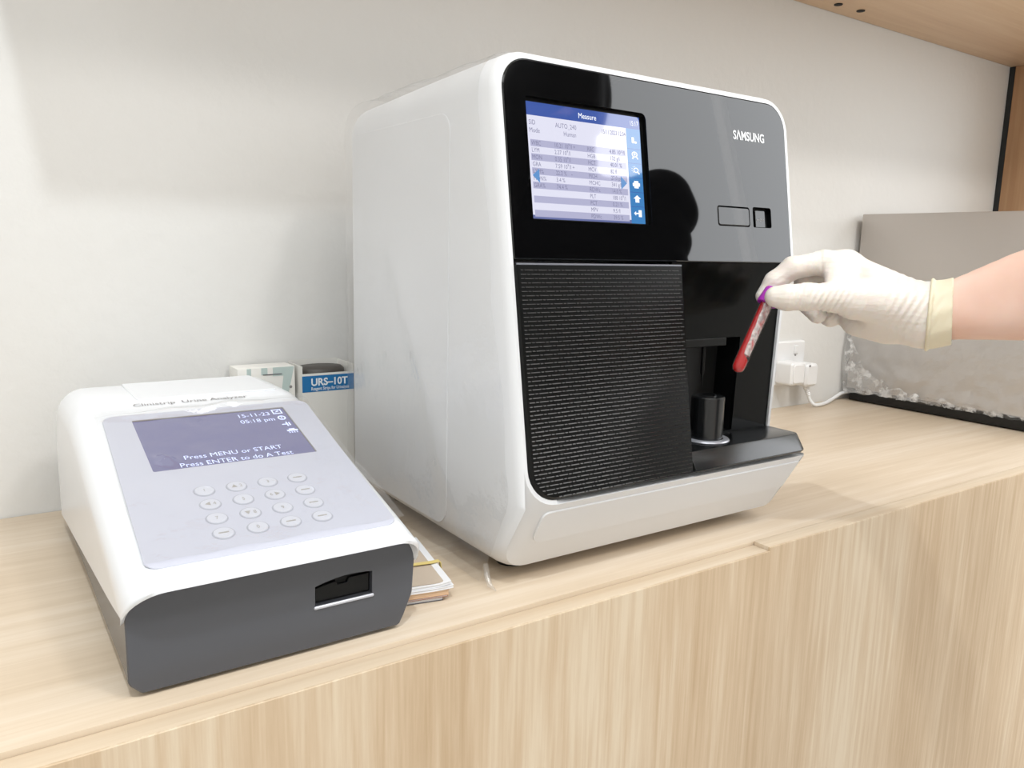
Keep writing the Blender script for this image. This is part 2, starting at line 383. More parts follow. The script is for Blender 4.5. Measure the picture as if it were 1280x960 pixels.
# ================================================================== counter
YB = .518; YF = .4965; XR = .672
cab = thing('counter_cabinet', 'long light oak counter with a vertical grain front below everything', 'counter', (1.0, .75, FLOOR))
box('countertop', (-1.6, YB, -.022), (2.6, WALL-.001, 0), M['wood_top'], cab, .0012)
o = box('edge_strip', (-1.6, YF+.0021, -.022), (XR, YB-.0006, -.0042), M['wood_edge'], cab, .0006); o['label'] = 'lowered front edge strip left of the notch'
o = box('edge_strip', (XR+.0005, YF+.0021, -.022), (2.6, YB-.0006, -.0002), M['wood_edge'], cab, .0006); o['label'] = 'flush front edge strip right of the notch'
mb = MB(); mb.prism([(-1.6, FLOOR+.08), (2.6, FLOOR+.08), (2.6, -.0003), (XR, -.0003), (XR, -.0043), (-1.6, -.0043)], lambda a, b, o: (a, YF+.002-o, b), 0, .002, bev=.0005)
fr = obj('front_panel', mb, M['wood_front'], cab, 25)
box('plinth', (-1.6, YF+.06, FLOOR+.001), (2.6, YF+.078, FLOOR+.08), M['wood_front'], cab)
box('back_panel', (-1.6, WALL-.02, FLOOR+.001), (2.6, WALL-.002, -.0222), M['wood_front'], cab)

# ================================================================== wall shelf (hutch)
hut = thing('wall_shelf', 'oak shelf above the counter with an upright end panel on the right', 'shelf', (1.07, WALL, .7515))
mb = MB(); mb.box((.018, .690, .7515), (2.107, WALL-.001, .7695)); sh = obj('shelf_board', mb, M['wood_hutch'], hut, bevel=.001)
box('end_panel', (2.0895, .690, .0005), (2.107, .9725, .7512), M['wood_hutch_side'], hut, .001)
for hx, hy in ((1.3525, .9486), (1.4182, .9459)):
    mb = MB(); mb.lathe([(.0075, 0), (.0075, .002), (.0055, .0025), (.0055, .004)], (hx, hy, .7515-.0014), (0, 0, 1), 20); obj('screw_hole', mb, M['rubber'], sh)
struct(box('gap_shade_strip_1', (2.0905, .9735, .0005), (2.106, WALL-.0005, .7512), M['gap_shade']))  # dark strip standing in for the shade in the gap behind the panel

# ================================================================== blood analyser
XL, XRR = .3720, .7550
def fplane(z): return .5068+.165*z
FN = Vector((0, -1, .165)).normalized()
def FP(x, z, o=0): return (x, fplane(z)+FN.y*o, z+FN.z*o)
def cut(z): return .5625+(.2885-z)*.038
def yf(x, z):
    if z < .083: return fplane(.083)+(.083-z)*.585
    if x > .70 and .0855 <= z <= .2890: return cut(z)
    return fplane(z)
an = thing('blood_analyzer', 'tall white benchtop blood analyzer with glossy black front and lit screen', 'analyzer', (.565, .70, 0))
def ring(dl, dr, b, t, rb, rt, rbr, lz, rz):
    """outline in x,z with side stations lz (left) and rz (right)"""
    x0, x1 = XL+dl, XRR-dr; pts = []
    for k in range(9): a = math.radians(180+90*k/8); pts.append((x0+rb+rb*math.cos(a), b+rb+rb*math.sin(a)))
    for k in range(9): a = math.radians(270+90*k/8); pts.append((x1-rbr+rbr*math.cos(a), b+rbr+rbr*math.sin(a)))
    pts += [(x1, z) for z in rz]
    for k in range(11): a = math.radians(90*k/10); pts.append((x1-rt+rt*math.cos(a), t-rt+rt*math.sin(a)))
    for k in range(11): a = math.radians(90+90*k/10); pts.append((x0+rt+rt*math.cos(a), t-rt+rt*math.sin(a)))
    pts += [(x0, z) for z in reversed(lz)]
    return pts
ZR = [.0828, .0856, .15, .2885, .2892]; ZL = [.0829, .0857, .15, .2885, .2892]
ZLI = [.117, .119, .15, .2885, .2892]; ZRI = [.0905, .0915, .15, .2885, .2892]
def flat(pts, y): return [(x, y, z) for x, z in pts]
def frontring(pts, off): return [(x, yf(x, z)+off*(1+1.2*min(1, max(0, (.083-z)/.035))), z) for x, z in pts]
TOP = .4650
rg = [flat(ring(.006, .006, .018, .447, .030, .030, .010, ZL, ZR), .8745),
      flat(ring(0, 0, .0125, .4525, .030, .034, .010, ZL, ZR), .868)]
r = ring(0, 0, .0120, TOP-.0006, .030, .034, .010, ZL, ZR)
for s in (.12, .010):
    rg.append([(x, yf(x, z)+s*(1 if s > .05 else 1+.9*min(1, max(0, (.083-z)/.035))), z-(.004 if s > .1 and z > .40 else 0)) for x, z in r])
rg.append(frontring(ring(.0010, .0010, .0122, TOP-.0009, .031, .034, .010, ZL, ZR), .0045))
rg.append(frontring(ring(.0034, .0026, .0136, TOP-.0022, .032, .0325, .009, ZL, ZR), .0010))
def bend(pts, b0): return pts
rg.append([FP(x, z) if not (x > .70 and .0855 <= z <= .2890) else (x, cut(z), z) for x, z in ring(.0045, .0036, .0832, TOP-.0030, .032, .0315, .004, ZLI, ZRI)])
rin = ring(.0078, .0074, .0872, .4583, .0285, .0275, .003, ZLI, ZRI)
rg.append([FP(x, z) if not (x > .70 and .0855 <= z <= .2890) else (x, cut(z), z) for x, z in rin])
rg.append([(x, fplane(z)+.12, z) for x, z in rin])
mb = MB(); mb.rings(rg, True, True); obj('housing', mb, M['white'], an, 27)
# seam lines and service cover on the left side
mb = MB(); mb.prism(rrect(.648, .8675, .030, .4195, (.02, .002, .002, .018), 8), lambda a, b, o: (XL-o, a, b), -.004, .0007, bev=.0004)
obj('side_cover', mb, M['white'], an)
mb = MB(); mb.prism(rrect(XL+.026, XRR-.006, .041, .076, (.012, .002, .002, .006), 8), lambda a, b, o: (a, yf(.5, b)-o*.86, b-o*.5), -.003, .0008, bev=.0006)
obj('chin_panel', mb, M['white'], an)
for x in (.42, .70):
    for y in (.605, .83):
        mb = MB(); mb.lathe([(.014, 0), (.015, .002), (.015, .013)], (x, y, .0002), n=24); obj('foot', mb, M['rubber'], an)
# glossy upper fascia with screen, button and port openings
IL, IR, IT = XL+.0084, XRR-.0080, .4578
scr_h = rrect(.4030, .5415, .3245, .4275, (.001, .001, .006, .001), 4)
btn_h = rrect(.6330, .6822, .3274, .3476, .003, 4); usb_h = rrect(.6872, .7168, .3274, .3484, (.0015, .0025, .003, .0025), 4)
mb = MB(); mb.prism(rrect(IL, IR, .2912, IT, (.0008, .0008, .0268, .0268), 10), FP, -.008, .0006, holes=[scr_h, btn_h, usb_h], bev=.0008)
fas = obj('fascia', mb, M['gloss_black'], an, 30); fas['label'] = 'glossy black upper fascia'
mb = MB(); mb.prism(rrect(.630, .72, .324, .351, 0), FP, -.012, -.0055); obj('fascia_backing', mb, M['hole'], fas)
mb = MB(); mb.prism(rrect(.6341, .6811, .3285, .3465, .0024, 4), FP, -.005, .0009, bev=.0006); obj('start_button', mb, M['gloss_black'], fas)
mb = MB(); mb.prism(rrect(.6915, .7070, .3276, .3452, (.0005, .0005, .0015, .0015), 3), FP, -.005, .0002, bev=.0004); usb = obj('port_cover', mb, M['gloss_black'], fas)
mb = MB()
mb.prism(rrect(.6945, .7040, .3352, .3357, 0), FP, .00025, .00045); mb.prism(ellipse(.6940, .33545, .0008, .0008, 10), FP, .00025, .00045)
mb.prism([(.7040, .3346), (.7056, .33545), (.7040, .3363)], FP, .00025, .00045); mb.prism(rrect(.6975, .7005, .3366, .3371, 0), FP, .00025, .00045); mb.prism(rrect(.6985, .7010, .3338, .3343, 0), FP, .00025, .00045)
obj('port_symbol', mb, M['print_grey'], usb)
text('lettering', 'S\u039bMSUNG', .0124, lambda a, b: FP(.6632+a, .4160+b+a*.0, .0009), M['logo'], fas, xs=.86, bold=.028)
# screen: a colour display lying a little below the fascia
scr = obj('screen', (lambda mb: (mb.prism(rrect(.4022, .5424, .3237, .4283, 0), FP, -.009, -.0042), mb)[1])(MB()), M['black'], an)
scr['label'] = 'lit colour screen showing a table of results'
SX0, SX1, SZ0, SZ1 = .4046, .5372, .3262, .4246
def ST(s, t, o): return FP(SX0+s*(SX1-SX0), SZ1-t*(SZ1-SZ0), -.0042+o)
def srect(name, s0, s1, t0, t1, m, lay, r=0):
    mb = MB(); mb.prism(rrect(s0, s1, 1-t1, 1-t0, r), lambda a, b, o: ST(a, 1-b, o), lay*.0001, lay*.0001+.0001); return obj(name, mb, m, scr, 0)
srect('screen_body', 0, .87, .11, .972, M['scr_white'], 0)
srect('header_bar', 0, 1, 0, .115, M['scr_head'], 1)
srect('side_bar', .868, 1, .115, 1, M['scr_side'], 1)
srect('footer_bar', 0, .868, .968, 1, M['scr_foot'], 1)
for k in range(6): srect('result_stripe', .03, .85, .322+.1205*k, .322+.1205*k+.0585, M['scr_row'], 2)
for k in range(5): srect('side_divider', .868, 1, .30+.135*k, .304+.135*k, M['scr_head'], 2)
def stext(s, t, body, size, m, xs=.85, bold=0, al='LEFT'): text('lettering', body, size, lambda a, b: ST(s+a/(SX1-SX0), t-b/(SZ1-SZ0), .00042), m, scr, xs=xs, bold=bold, align=al)
stext(.52, .085, 'Measure', .0068, M['scr_icon'], .9, 0, 'CENTER'); stext(.985, .085, '15:17', .0062, M['scr_icon'], .8, .015, 'RIGHT')
stext(.025, .195, 'SID', .0058, M['scr_text']); stext(.025, .262, 'Mode', .0058, M['scr_text']); stext(.24, .195, 'AUTO_240', .0058, M['scr_text'])
stext(.305, .262, 'Human', .0058, M['scr_text']); stext(.86, .195, '15/11/2023 12:34', .0058, M['scr_text'], .72, 0, 'RIGHT')
rows = [('WBC', '10.21 10\u2079/l +', 'RBC', '4.85 10\u00b9\u00b2/l'), ('LYM', '2.27 10\u2079/l', 'HGB', '132 g/l'), ('MON', '0.35 10\u2079/l', 'HCT', '40.01 %'), ('GRA', '7.59 10\u2079/l +', 'MCV', '82 fl'),
        ('LYM%', '22.2 %    -', 'MCH', '27.0 pg'), ('MON%', '3.4 %', 'MCHC', '341 g/l'), ('GRA%', '74.4 %', 'RDWc', '14.0 %'), ('', '', 'PLT', '188 10\u2079/l'), ('', '', 'PCT', '0.21 %'), ('', '', 'MPV', '9.5 fl'), ('', '', 'PDWc', '39.5 %')]
for i, rw in enumerate(rows):
    for s, b in zip((.035, .22, .50, .70), rw):
        if b: stext(s, .322+.0603*i+.047, b, .0053, M['scr_text'])
for a, b in ((.03, .085), (.845, .79)):
    mb = MB(); tri = [(a, .37), (b, .43), (b, .31)] if a < b else [(a, .37), (b, .31), (b, .43)]
    if a < b: tri = tri[::-1]
    mb.prism(tri[::-1] if a > b else tri, lambda a, b, o: ST(a, 1-b, o), .0003, .0005); obj('arrow', mb, M['scr_arrow'], scr, 0)
def icon(t, polys):
    mb = MB()
    for lp in polys: mb.prism([(.934+x*.040, 1-t+y*.040) for x, y in lp], lambda a, b, o: ST(a, 1-b, o), .0003, .00045)
    obj('icon', mb, M['scr_icon'], scr, 0)
def ringpoly(cx, cy, r0, r1, n=16):
    return [[(cx+r1*math.cos(2*math.pi*k/n), cy+r1*math.sin(2*math.pi*k/n)), (cx+r1*math.cos(2*math.pi*(k+1)/n), cy+r1*math.sin(2*math.pi*(k+1)/n)),
             (cx+r0*math.cos(2*math.pi*(k+1)/n), cy+r0*math.sin(2*math.pi*(k+1)/n)), (cx+r0*math.cos(2*math.pi*k/n), cy+r0*math.sin(2*math.pi*k/n))] for k in range(n)]
icon(.225, [rrect(-.5, .1, -.6, .8, .1, 2), rrect(.1, .7, -.6, -.1, .1, 2)])
icon(.365, ringpoly(0, .3, .45, .7)+[[(-.7, -.8), (-.35, -.8), (-.1, -.3), (-.4, -.2)], [(.3, -.3), (.6, -.85), (.85, -.7), (.5, -.1)], ellipse(0, .35, .25, .3, 12)])
icon(.50, ringpoly(.1, 0, .4, .62)+[[(.4, -.5), (.8, -.95), (1, -.8), (.6, -.3)]]+[ellipse(-.1+.75*math.cos(a), .1+.75*math.sin(a), .1, .1, 6) for a in (1.6, 2.2, 2.8, 3.4, 4.0)])
icon(.635, [rrect(-.85, .85, -.4, .4, .15, 2), rrect(-.5, .5, .35, .85, .05, 2), rrect(-.5, .5, -.85, -.35, .05, 2)])
icon(.77, [rrect(-.45, .45, -.8, .15, .02, 1), [(-.85, .1), (.85, .1), (0, .9)]])
icon(.905, [rrect(.15, .85, -.8, .8, .02, 1), rrect(-.6, .1, -.15, .15, .02, 1), [(-.95, 0), (-.5, -.5), (-.5, .5)]])
# textured lower cover
GR = .5760
mb = MB(); mb.prism(rrect(IL, GR, .0878, .2880, (.0278, .0008, .0008, .0008), 10), FP, -.010, .0026, bev=.0022)
gp = obj('lower_cover', mb, M['black'], an, 30); gp['label'] = 'black lower cover textured with rows of small bars'
mb = MB(); mb.box((IL+.001, 0, 0), (GR-.001, 1, 1), lambda p: FP(p[0], .2862+p[2]*.0015, .0002+p[1]*.0026)); obj('top_edge_highlight', mb, M['highlight_grey'], gp)  # grey strip painted as the highlight along the cover's top bevel
mb = MB(); z = .2832; row = 0
while z > .0915:
    x = IL+.0042 if row % 2 == 0 else IL+.0042
    x0 = IL+.0040; zz = z-.0018
    if zz < .0878+.027:
        dd = .0878+.027-zz; x0 = max(x0, IL+.029-math.sqrt(max(.0250**2-dd*dd, 0)))
    seqs = [(.0034, .0105), (.0068, .0030, )][row % 2]
    x = x0; k = 0; wid = [.0030, .0092] if row % 2 == 0 else [.0062, .0030, .0092]
    pat = [.0030, .0092]; i0 = 0
    first = .0030 if row % 2 == 0 else .0058
    while x < GR-.0045:
        ww = first if k == 0 else (pat[(k+(1 if row % 2 == 0 else 0)+1) % 2] if row % 2 else pat[k % 2])
        x1 = min(x+ww, GR-.0030)
        if x1-x > .0008:
            zt_ = zz+.00085
            vs = [FP(x, zz, .0024), FP(x1, zz, .0024), FP(x1, zz, .00315), FP(x, zz, .00315), FP(x1, zt_, .0026), FP(x, zt_, .0026)]
            mb.add(vs, [(0, 1, 2, 3), (3, 2, 4, 5), (0, 3, 5), (1, 4, 2)])
        x = x1+.0011; k += 1
    z -= .00355; row += 1
o = obj('texture_bars', mb, M['bar'], gp, 0, clean=False); o['kind'] = 'stuff'
# sampling bay: back wall, pocket, slot, tray, tube holder
def BP(x, z, o=0): return (x, .5660+(.29-z)*.030-o, z)
pk = rrect(.598, .6885, .1085, .2120, .001, 2)
mb = MB(); mb.prism(rrect(GR+.0004, IR, .1068, .2905, .0004, 1), BP, -.004, 0, holes=[pk]); bay = obj('bay_panel', mb, M['bay_black'], an, 30)
mb = MB()
def PK(a, b, o): return BP(a, b, o)
mb.prism(rrect(.596, .691, .1070, .2140, 0), PK, -.034, -.030); obj('pocket_back', mb, M['black_matte'], bay)
for a, b in (((.5955, .1070), (.598, .214)), ((.6885, .1070), (.691, .214))):
    mb = MB(); mb.prism(rrect(a[0], b[0], a[1], b[1], 0), PK, -.030, -.004); obj('pocket_side', mb, M['black'], bay)
mb = MB(); mb.prism(rrect(.598, .6885, .2120, .2140, 0), PK, -.030, -.004); obj('pocket_top', mb, M['black'], bay)
mb = MB(); mb.prism(rrect(.600, .666, .2035, .2118, .001, 2), PK, -.018, .0012, bev=.0006); obj('probe_cover', mb, M['black'], bay)
mb = MB(); mb.lathe([(.0022, 0), (.0022, .03), (.0010, .034), (.0008, .045)], (.642, .577, .2040), (0, 0, -1), 14); obj('probe', mb, M['black'], bay)
TXR = .7525
def trayring(d, zt, ytop, ybot):
    return zt
mb = MB()
prof = [(.5175, .0885), (.5170, .0905), (.5270, .1052), (.5285, .1064), (.5310, .1067), (.5735, .1067), (.5735, .0885)]
mb2 = []
for x, shrink in ((GR+.0006, 0), (TXR-.012, 0), (TXR-.004, .0), (TXR-.0012, .0012)):
    ch = .0 if x < TXR-.006 else (.003 if shrink == 0 else .006)
    mb2.append([(x, min(y+ch*(1 if y < .55 else 0), .5735), zz-shrink*(1 if zz > .10 else 0)) for y, zz in prof])
mb.rings(mb2, True, True); tray = obj('tray', mb, M['black_tray'], an, 25, bevel=.0005); tray['label'] = 'black drip tray at the foot of the sampling bay'
HC = (.6330, .5585)
mb = MB(); mb.lathe([(.0180, 0), (.0238, 0), (.0246, .0010), (.0238, .0024), (.0180, .0026)], (HC[0], HC[1], .1066), n=48, cap0=False, cap1=False); mb.rings([], False, False) if False else None
obj('holder_ring', mb, M['silver'], tray)
def holder_outline(r):
    out = []
    for k in range(48):
        a = 2*math.pi*k/48; x, y = r*math.cos(a), r*math.sin(a); out.append((HC[0]+min(x, r*.93), HC[1]+y))
    return out
mb = MB(); mb.prism(holder_outline(.0172), lambda a, b, o: (a, b, o), .1068, .1535, holes=[ellipse(HC[0], HC[1], .0072, .0072, 24)], bev=.0012); hold = obj('tube_holder', mb, M['black_tray'], tray, 30)
mb = MB(); mb.lathe([(.0072, 0), (.0086, 0), (.0086, .0008), (.0072, .0008)], (HC[0], HC[1], .1535), n=28, cap0=False, cap1=False); mb.f += []; obj('holder_lip', mb, M['black_tray'], hold)
mb = MB(); mb.tube([(HC[0]+.0161, HC[1]-.006, .1085), (HC[0]+.0161, HC[1]-.006, .152)], .0005, 8); obj('holder_edge', mb, M['silver'], hold)

# clear dust sheet hanging over the left side and back of the analyser
path = [(XL, .002)]+[(XL, .012+.416*k/17) for k in range(18)]+[(XL+.034-.034*math.cos(math.radians(a)), .4300+.034*math.sin(math.radians(a))) for a in (12, 25, 38, 51, 64, 77, 90)]+[(XL+.034+.34*k/8, .464) for k in range(1, 9)]
pn = [Vector((-1, 0))]*19+[Vector((-math.cos(math.radians(a)), math.sin(math.radians(a)))) for a in (12, 25, 38, 51, 64, 77, 90)]+[Vector((0, 1))]*8
def dsheet(u, v):
    f = v*(len(path)-1); i = min(int(f), len(path)-2); t = f-i
    p = Vector(path[i]).lerp(Vector(path[i+1]), t); n = pn[i].lerp(pn[i+1], t).normalized()
    z = p.y; y0 = fplane(max(z, .083))+.016+.010*nz(z, 3.1, 0, 9) if z > .083 else fplane(.083)+(.083-z)*.5+.016
    y1 = .8800+.006*nz(z, 1.7, 4, 10)
    y = y0+(y1-y0)*u
    d = .0022+.0030*(.5+nz(y, z, p.x, 14))+.0016*nz(y*1.0+z*.8, z*.4, 2, 45)
    d += .0045*math.exp(-((y-(.60+.55*(z-.02)))/.020)**2)*(1 if .02 < z < .30 else 0)
    d = max(d, .0016)
    zt = z-(.0040*(.5*(1+u))*min(1, max(0, (z-.3)/.16)))
    if v < .06: d += .003*(1-v/.06)
    if p.x > XL+.03: d = max(d, .003); 
    return (p.x+n.x*d, y, max(zt+n.y*d, .0015))
mb = sheet(44, 90, dsheet); ds = obj('dust_sheet', mb, M['film'], None, 180, clean='open')
tag(ds, 'clear wrinkled plastic sheet hung over the left side of the tall white analyzer', 'plastic sheet')
mb = MB(); mb.tube([(XL-.003, .5715, .020), (XL-.004, .567, .010), (XL-.0055, .5605, .0042), (XL-.004, .5520, .0016)], [.0022, .0030, .0026, .0004], 7)
obj('twisted_corner', mb, M['film'], ds, 180)

# ================================================================== urine strip analyser
ua = thing('strip_analyzer', 'low white and charcoal urine analyzer with sloping keypad and small screen', 'analyzer', (.174, .72, 0))
UX0, UX1 = .0695, .2790
def ubase(d=0, zt=.0775, r=.021):
    """front outline in x,z: rounded top corners, chamfered foot"""
    x0, x1 = UX0+d, UX1-d; z0 = .0030+d; z1 = zt-d; p = [(x0, .0127), (x0+.0012, .0100), (x0+.0068, z0+.0012), (x0+.0085, z0), (x1-.0150, z0), (x1-.0128, z0+.0012), (x1-.0095, .0100), (x1-.0030, .0250), (x1-.0018, .0290)]
    for k in range(9): a = math.radians(90*k/8); p.append((x1-r+r*math.cos(a), z1-r+r*math.sin(a)))
    for k in range(9): a = math.radians(90+90*k/8); p.append((x0+r+r*math.cos(a), z1-r+r*math.sin(a)))
    return p
mb = MB()
mb.rings([[(x, .5430, z) for x, z in ubase(.0005)], [(x, .86, z) for x, z in ubase(.0005)], [(x, .905, max(z, .006)) for x, z in ubase(.001)], [(x, .932, max(z, .012)) for x, z in ubase(.002)]])
obj('base', mb, M['grey_body'], ua, 40)
slot = [(.1970, .0355), (.2425, .0355), (.2428, .0534)]+[(.2428-.0455*k/8, .0534+.0022*math.sin(math.pi*k/8)-.0026*(k/8)**1.5) for k in range(1, 9)]
slot[-1] = (.1972, .0505)
mb = MB(); mb.prism(ubase(0), lambda a, b, o: (a, .5430-o, b), 0, .0070, holes=[slot], bev=.0009); fp = obj('front_plate', mb, M['grey_body'], ua, 30)
mb = MB(); mb.prism(rrect(.190, .250, .030, .060, 0), lambda a, b, o: (a, .5428-o, b), -.0002, .0004); obj('slot_back', mb, M['hole'], fp)
mb = MB(); mb.prism([(.1985, .0366), (.2412, .0366), (.2412, .0510), (.2255, .0507), (.2235, .0470), (.2165, .0468), (.2145, .0500), (.1985, .0478)], lambda a, b, o: (a, .5422-o, b), 0, .0028, bev=.0005); obj('strip_tray', mb, M['black'], fp)
mb = MB(); mb.prism(rrect(.1960, .2438, .0327, .0352, .0011, 4), lambda a, b, o: (a, .5362-o, b), -.002, .0014, bev=.0006); obj('slot_lip', mb, M['silver'], fp)
for x in (.095, .245):
    for y in (.57, .84):
        mb = MB(); mb.lathe([(.008, 0), (.0085, .001), (.0085, .004)], (x, y, .0002), n=20); obj('foot', mb, M['rubber'], ua)
# white top shell
def utop(y):
    if y < .526: t = max(0, (y-.5165)/.0095); return .0785+.0065*math.sqrt(max(0, 1-(1-t)**2))
    if y < .742: return .085+.264*(y-.526)
    if y < .800: t = (y-.742)/.058; return .1420+.0153*t-.0052*t*t
    if y < .885: return .1521
    t = min(1, (y-.885)/.042); return .1521-.045*(1-math.sqrt(max(0, 1-t*t)))
def ubot(y): return .0565-(y-.54)*.112
def ustation(y, d=0, rr=None):
    x0, x1 = .0672+d, .2812-d; zt = utop(y)-d; zb = max(ubot(y), .0125); r = rr or .0255; p = []
    x1 -= 0
    for k in range(4): p.append((x0, zb+(zt-r-zb)*k/4))
    for k in range(9): a = math.radians(180-90*k/8); p.append((x0+r+r*math.cos(a), zt-r+r*math.sin(a)))
    for k in range(9): a = math.radians(90-90*k/8); p.append((x1-r+r*math.cos(a), zt-r+r*math.sin(a)))
    for k in range(3, -1, -1): p.append((x1, zb+(zt-r-zb)*k/4))
    fr = max(0, 1-(y-.5165)/.06)
    return [(x, y+max(0, .079-z)*.85*fr, z) for x, z in p]
ys = [.5165, .5175, .5195, .5225, .526, .535, .56, .60, .65, .70, .742, .757, .772, .786, .800, .84, .885, .895, .905, .913, .919, .924, .9268]
mb = MB()
inner = [(x, .5368 if i else .5368, z) for i, (x, y, z) in enumerate(ustation(.5195, .0030))]
st = [inner]+[[(x, max(y, .0)+.0, z) for x, y, z in ustation(.5185, .0022)]]+[ustation(y) for y in ys]
back = [(x, .931, z) for x, y, z in ustation(.9268, .004)]; st.append(back)
mb.rings(st, False, True, False); shell = obj('top_shell', mb, M['white_gloss'], ua, 50, clean=True)
SN = Vector((0, -.264, 1)).normalized()
def SP(x, y, o=0): return (x, y+SN.y*o, .085+.264*(y-.526)+SN.z*o)
def keyx(x, y): return x
ov = [(a-(.7605-b)*.028+.0026+(.0012 if a > .17 else 0), b) for a, b in rrect(.0872, .2672, .5355, .7575, .010, 6)]
lcdh = rrect(.1120, .2455, .6562, .7462, .0012, 2)
mb = MB(); mb.prism(ov, SP, -.0002, .0008, holes=[lcdh], bev=.0004); ovl = obj('keypad_overlay', mb, M['overlay'], ua, 30)
mb = MB(); mb.prism(rrect(.1122, .2453, .6564, .7460, .001, 2), SP, .0000, .0002); lcd = obj('screen', mb, M['lcd'], ua, 30); lcd['label'] = 'small violet backlit screen'
mb = MB()
for a0, a1, b0, b1 in ((.1120, .2455, .7446, .7462), (.2445, .2455, .6562, .7446)): mb.prism(rrect(a0, a1, b0, b1, 0), SP, .0001, .0007)
obj('screen_bezel', mb, M['print_grey'], lcd)
def lt(x, y, body, size, xs=1.0, al='LEFT'): text('lettering', body, size, lambda a, b: SP(x+a, y+b*1.0, .0004), M['lcd_text'], lcd, xs=xs, align=al, bold=0)
lt(.1990, .7330, '15-11-23', .0092, .92); lt(.1990, .7215, '05:18 pm', .0092, .92)
lt(.1790, .6700, 'Press MENU or START', .0092, .92, 'CENTER'); lt(.1790, .6585, 'Press ENTER to do A Test', .0092, .92, 'CENTER')
def lcd_icon(cx, cy, polys):
    mb = MB()
    for lp in polys: mb.prism([(cx+x*.0045, cy+y*.0050) for x, y in lp], SP, .0003, .00045)
    obj('status_icon', mb, M['lcd_text'], lcd, 0)
lcd_icon(.2370, .7385, [rrect(-1, 1, .6, .9, 0), rrect(-1, 1, -.9, -.6, 0), rrect(-1, -.75, -.6, .6, 0), rrect(.75, 1, -.6, .6, 0), [(-.5, -.3), (.5, .1), (.2, .4)]])
lcd_icon(.2375, .7255, ringpoly(0, 0, .55, .85)+[rrect(-.1, .1, -.3, .5, 0)])
lcd_icon(.2380, .7125, [rrect(-1, .2, -.2, .1, 0), rrect(-.1, .2, -.8, .8, 0), rrect(.4, .7, -.6, .6, 0)])
lcd_icon(.2388, .6995, [rrect(-1.1, 1.1, -.2, .3, 0), rrect(-.6, .6, .3, .7, 0)]+[rrect(-.9+.5*k, -.7+.5*k, -.9, -.4, 0) for k in range(4)])
labels = [['1', '\u25b2 2', '3', ''], ['\u25c0 4', '5', '6 \u25b6', ''], ['7', '\u25bc 8', '9', ''], ['', '0', '', '']]
for r_ in range(4):
    for c_ in range(4):
        bx, by = .1410+.02440*c_-.0004*r_*(1 if c_ else 1), .6188-.0193*r_
        mb = MB(); mb.prism(ellipse(bx, by, .0081, .0075, 28), SP, .0006, .0012, bev=.0003); bt = obj('key', mb, M['button_ring'], ua)
        mb = MB(); mb.prism(ellipse(bx, by, .0071, .0065, 28), SP, .0009, .0016, bev=.0003); fc = obj('key_face', mb, M['button'], bt)
        if labels[r_][c_]: text('lettering', labels[r_][c_], .0055, lambda a, b: SP(bx+a, by-.0019+b, .0018), M['print_faint'], bt, xs=.9, align='CENTER')
        else:
            mb = MB(); mb.prism(rrect(bx-.0036, bx+.0036, by-.0006, by+.0006, .0004, 2), SP, .0015, .0018); obj('key_mark', mb, M['print_faint'], bt, 0)
mb = MB(); mb.prism(rrect(.1255, .2560, .7960, .8900, .003, 3), lambda a, b, o: (a, b, .1521+o), -.002, .0012, bev=.0006); pd = obj('printer_door', mb, M['white_gloss'], ua)
text('lettering', 'Clinistrip  Urine Analyzer', .0110, lambda a, b: (.1190+a, .7785+b*.9, utop(.7785+b*.9)+.0006), M['print_grey'], ua, xs=.90)
# clear protective film still lying on the keypad
def pfilm(u, v):
    x = .084+.188*u; y = .540+.232*v; lift = .0024+.0011*nz(x, y, 1, 26)+.0009*nz(x, y, 5, 60)+.0016*nz(x*1.0+y*.6, y*.3, 9, 22)
    lift += .0068*math.exp(-((y-(.7485+.008*u+.002*math.sin(u*23)))/.0062)**2)*(.35+.65*math.sin(math.pi*u))
    lift += .0052*math.exp(-((x-.1235-.35*(.668-y))/.0062)**2-((y-.6680)/.0072)**2); z = (.085+.264*(y-.526)) if y < .742 else utop(y)
    return (x, y+SN.y*lift, z+SN.z*lift)
pf = obj('protective_film', sheet(110, 130, pfilm), M['film_thin'], ua, 180, clean='open'); pf['label'] = 'clear loose protective film over the keypad'

# ================================================================== cartons behind the strip analyser
ct = thing('reagent_carton', 'white carton with a blue band reading URS-10T, beside the tall analyzer', 'carton', (.364, .946, 0))
cx0, cx1, cy0, cy1 = .3308, .3975, .9300, .9820
mb = MB(); mb.prism([(cx0, 0), (cx1, 0), (cx1, .1432), (cx0, .1432)], lambda a, b, o: (a, cy0+.0008-o, b), 0, .0008); fw = obj('front_wall', mb, M['carton_white'], ct)
box('side_wall', (cx0, cy0+.0009, 0), (cx0+.0008, cy1-.001, .1525), M['carton_white'], ct)
box('side_wall', (cx1-.0008, cy0+.0009, 0), (cx1, cy1-.001, .1525), M['carton_white'], ct)
mb = MB(); mb.prism(rrect(cx0, cx1, 0, .1540, (0, 0, .004, .004), 4), lambda a, b, o: (a, cy1-o, b), 0, .0008); obj('back_wall', mb, M['carton_white'], ct)
box('carton_floor', (cx0+.001, cy0+.001, .0002), (cx1-.001, cy1-.001, .001), M['carton_white'], ct)
mb = MB(); mb.prism(rrect(cx0, cx1, .1205, .1405, 0), lambda a, b, o: (a, cy0-o, b), -.0002, .0002); lb = obj('label_band', mb, M['blue_print'], fw); lb['label'] = 'blue printed band'
text('lettering', 'URS\u201310T', .0125, lambda a, b: (cx0+.0345+a, cy0-.0004, .1283+b), M['white_print'], fw, xs=.98, align='CENTER', bold=.03)
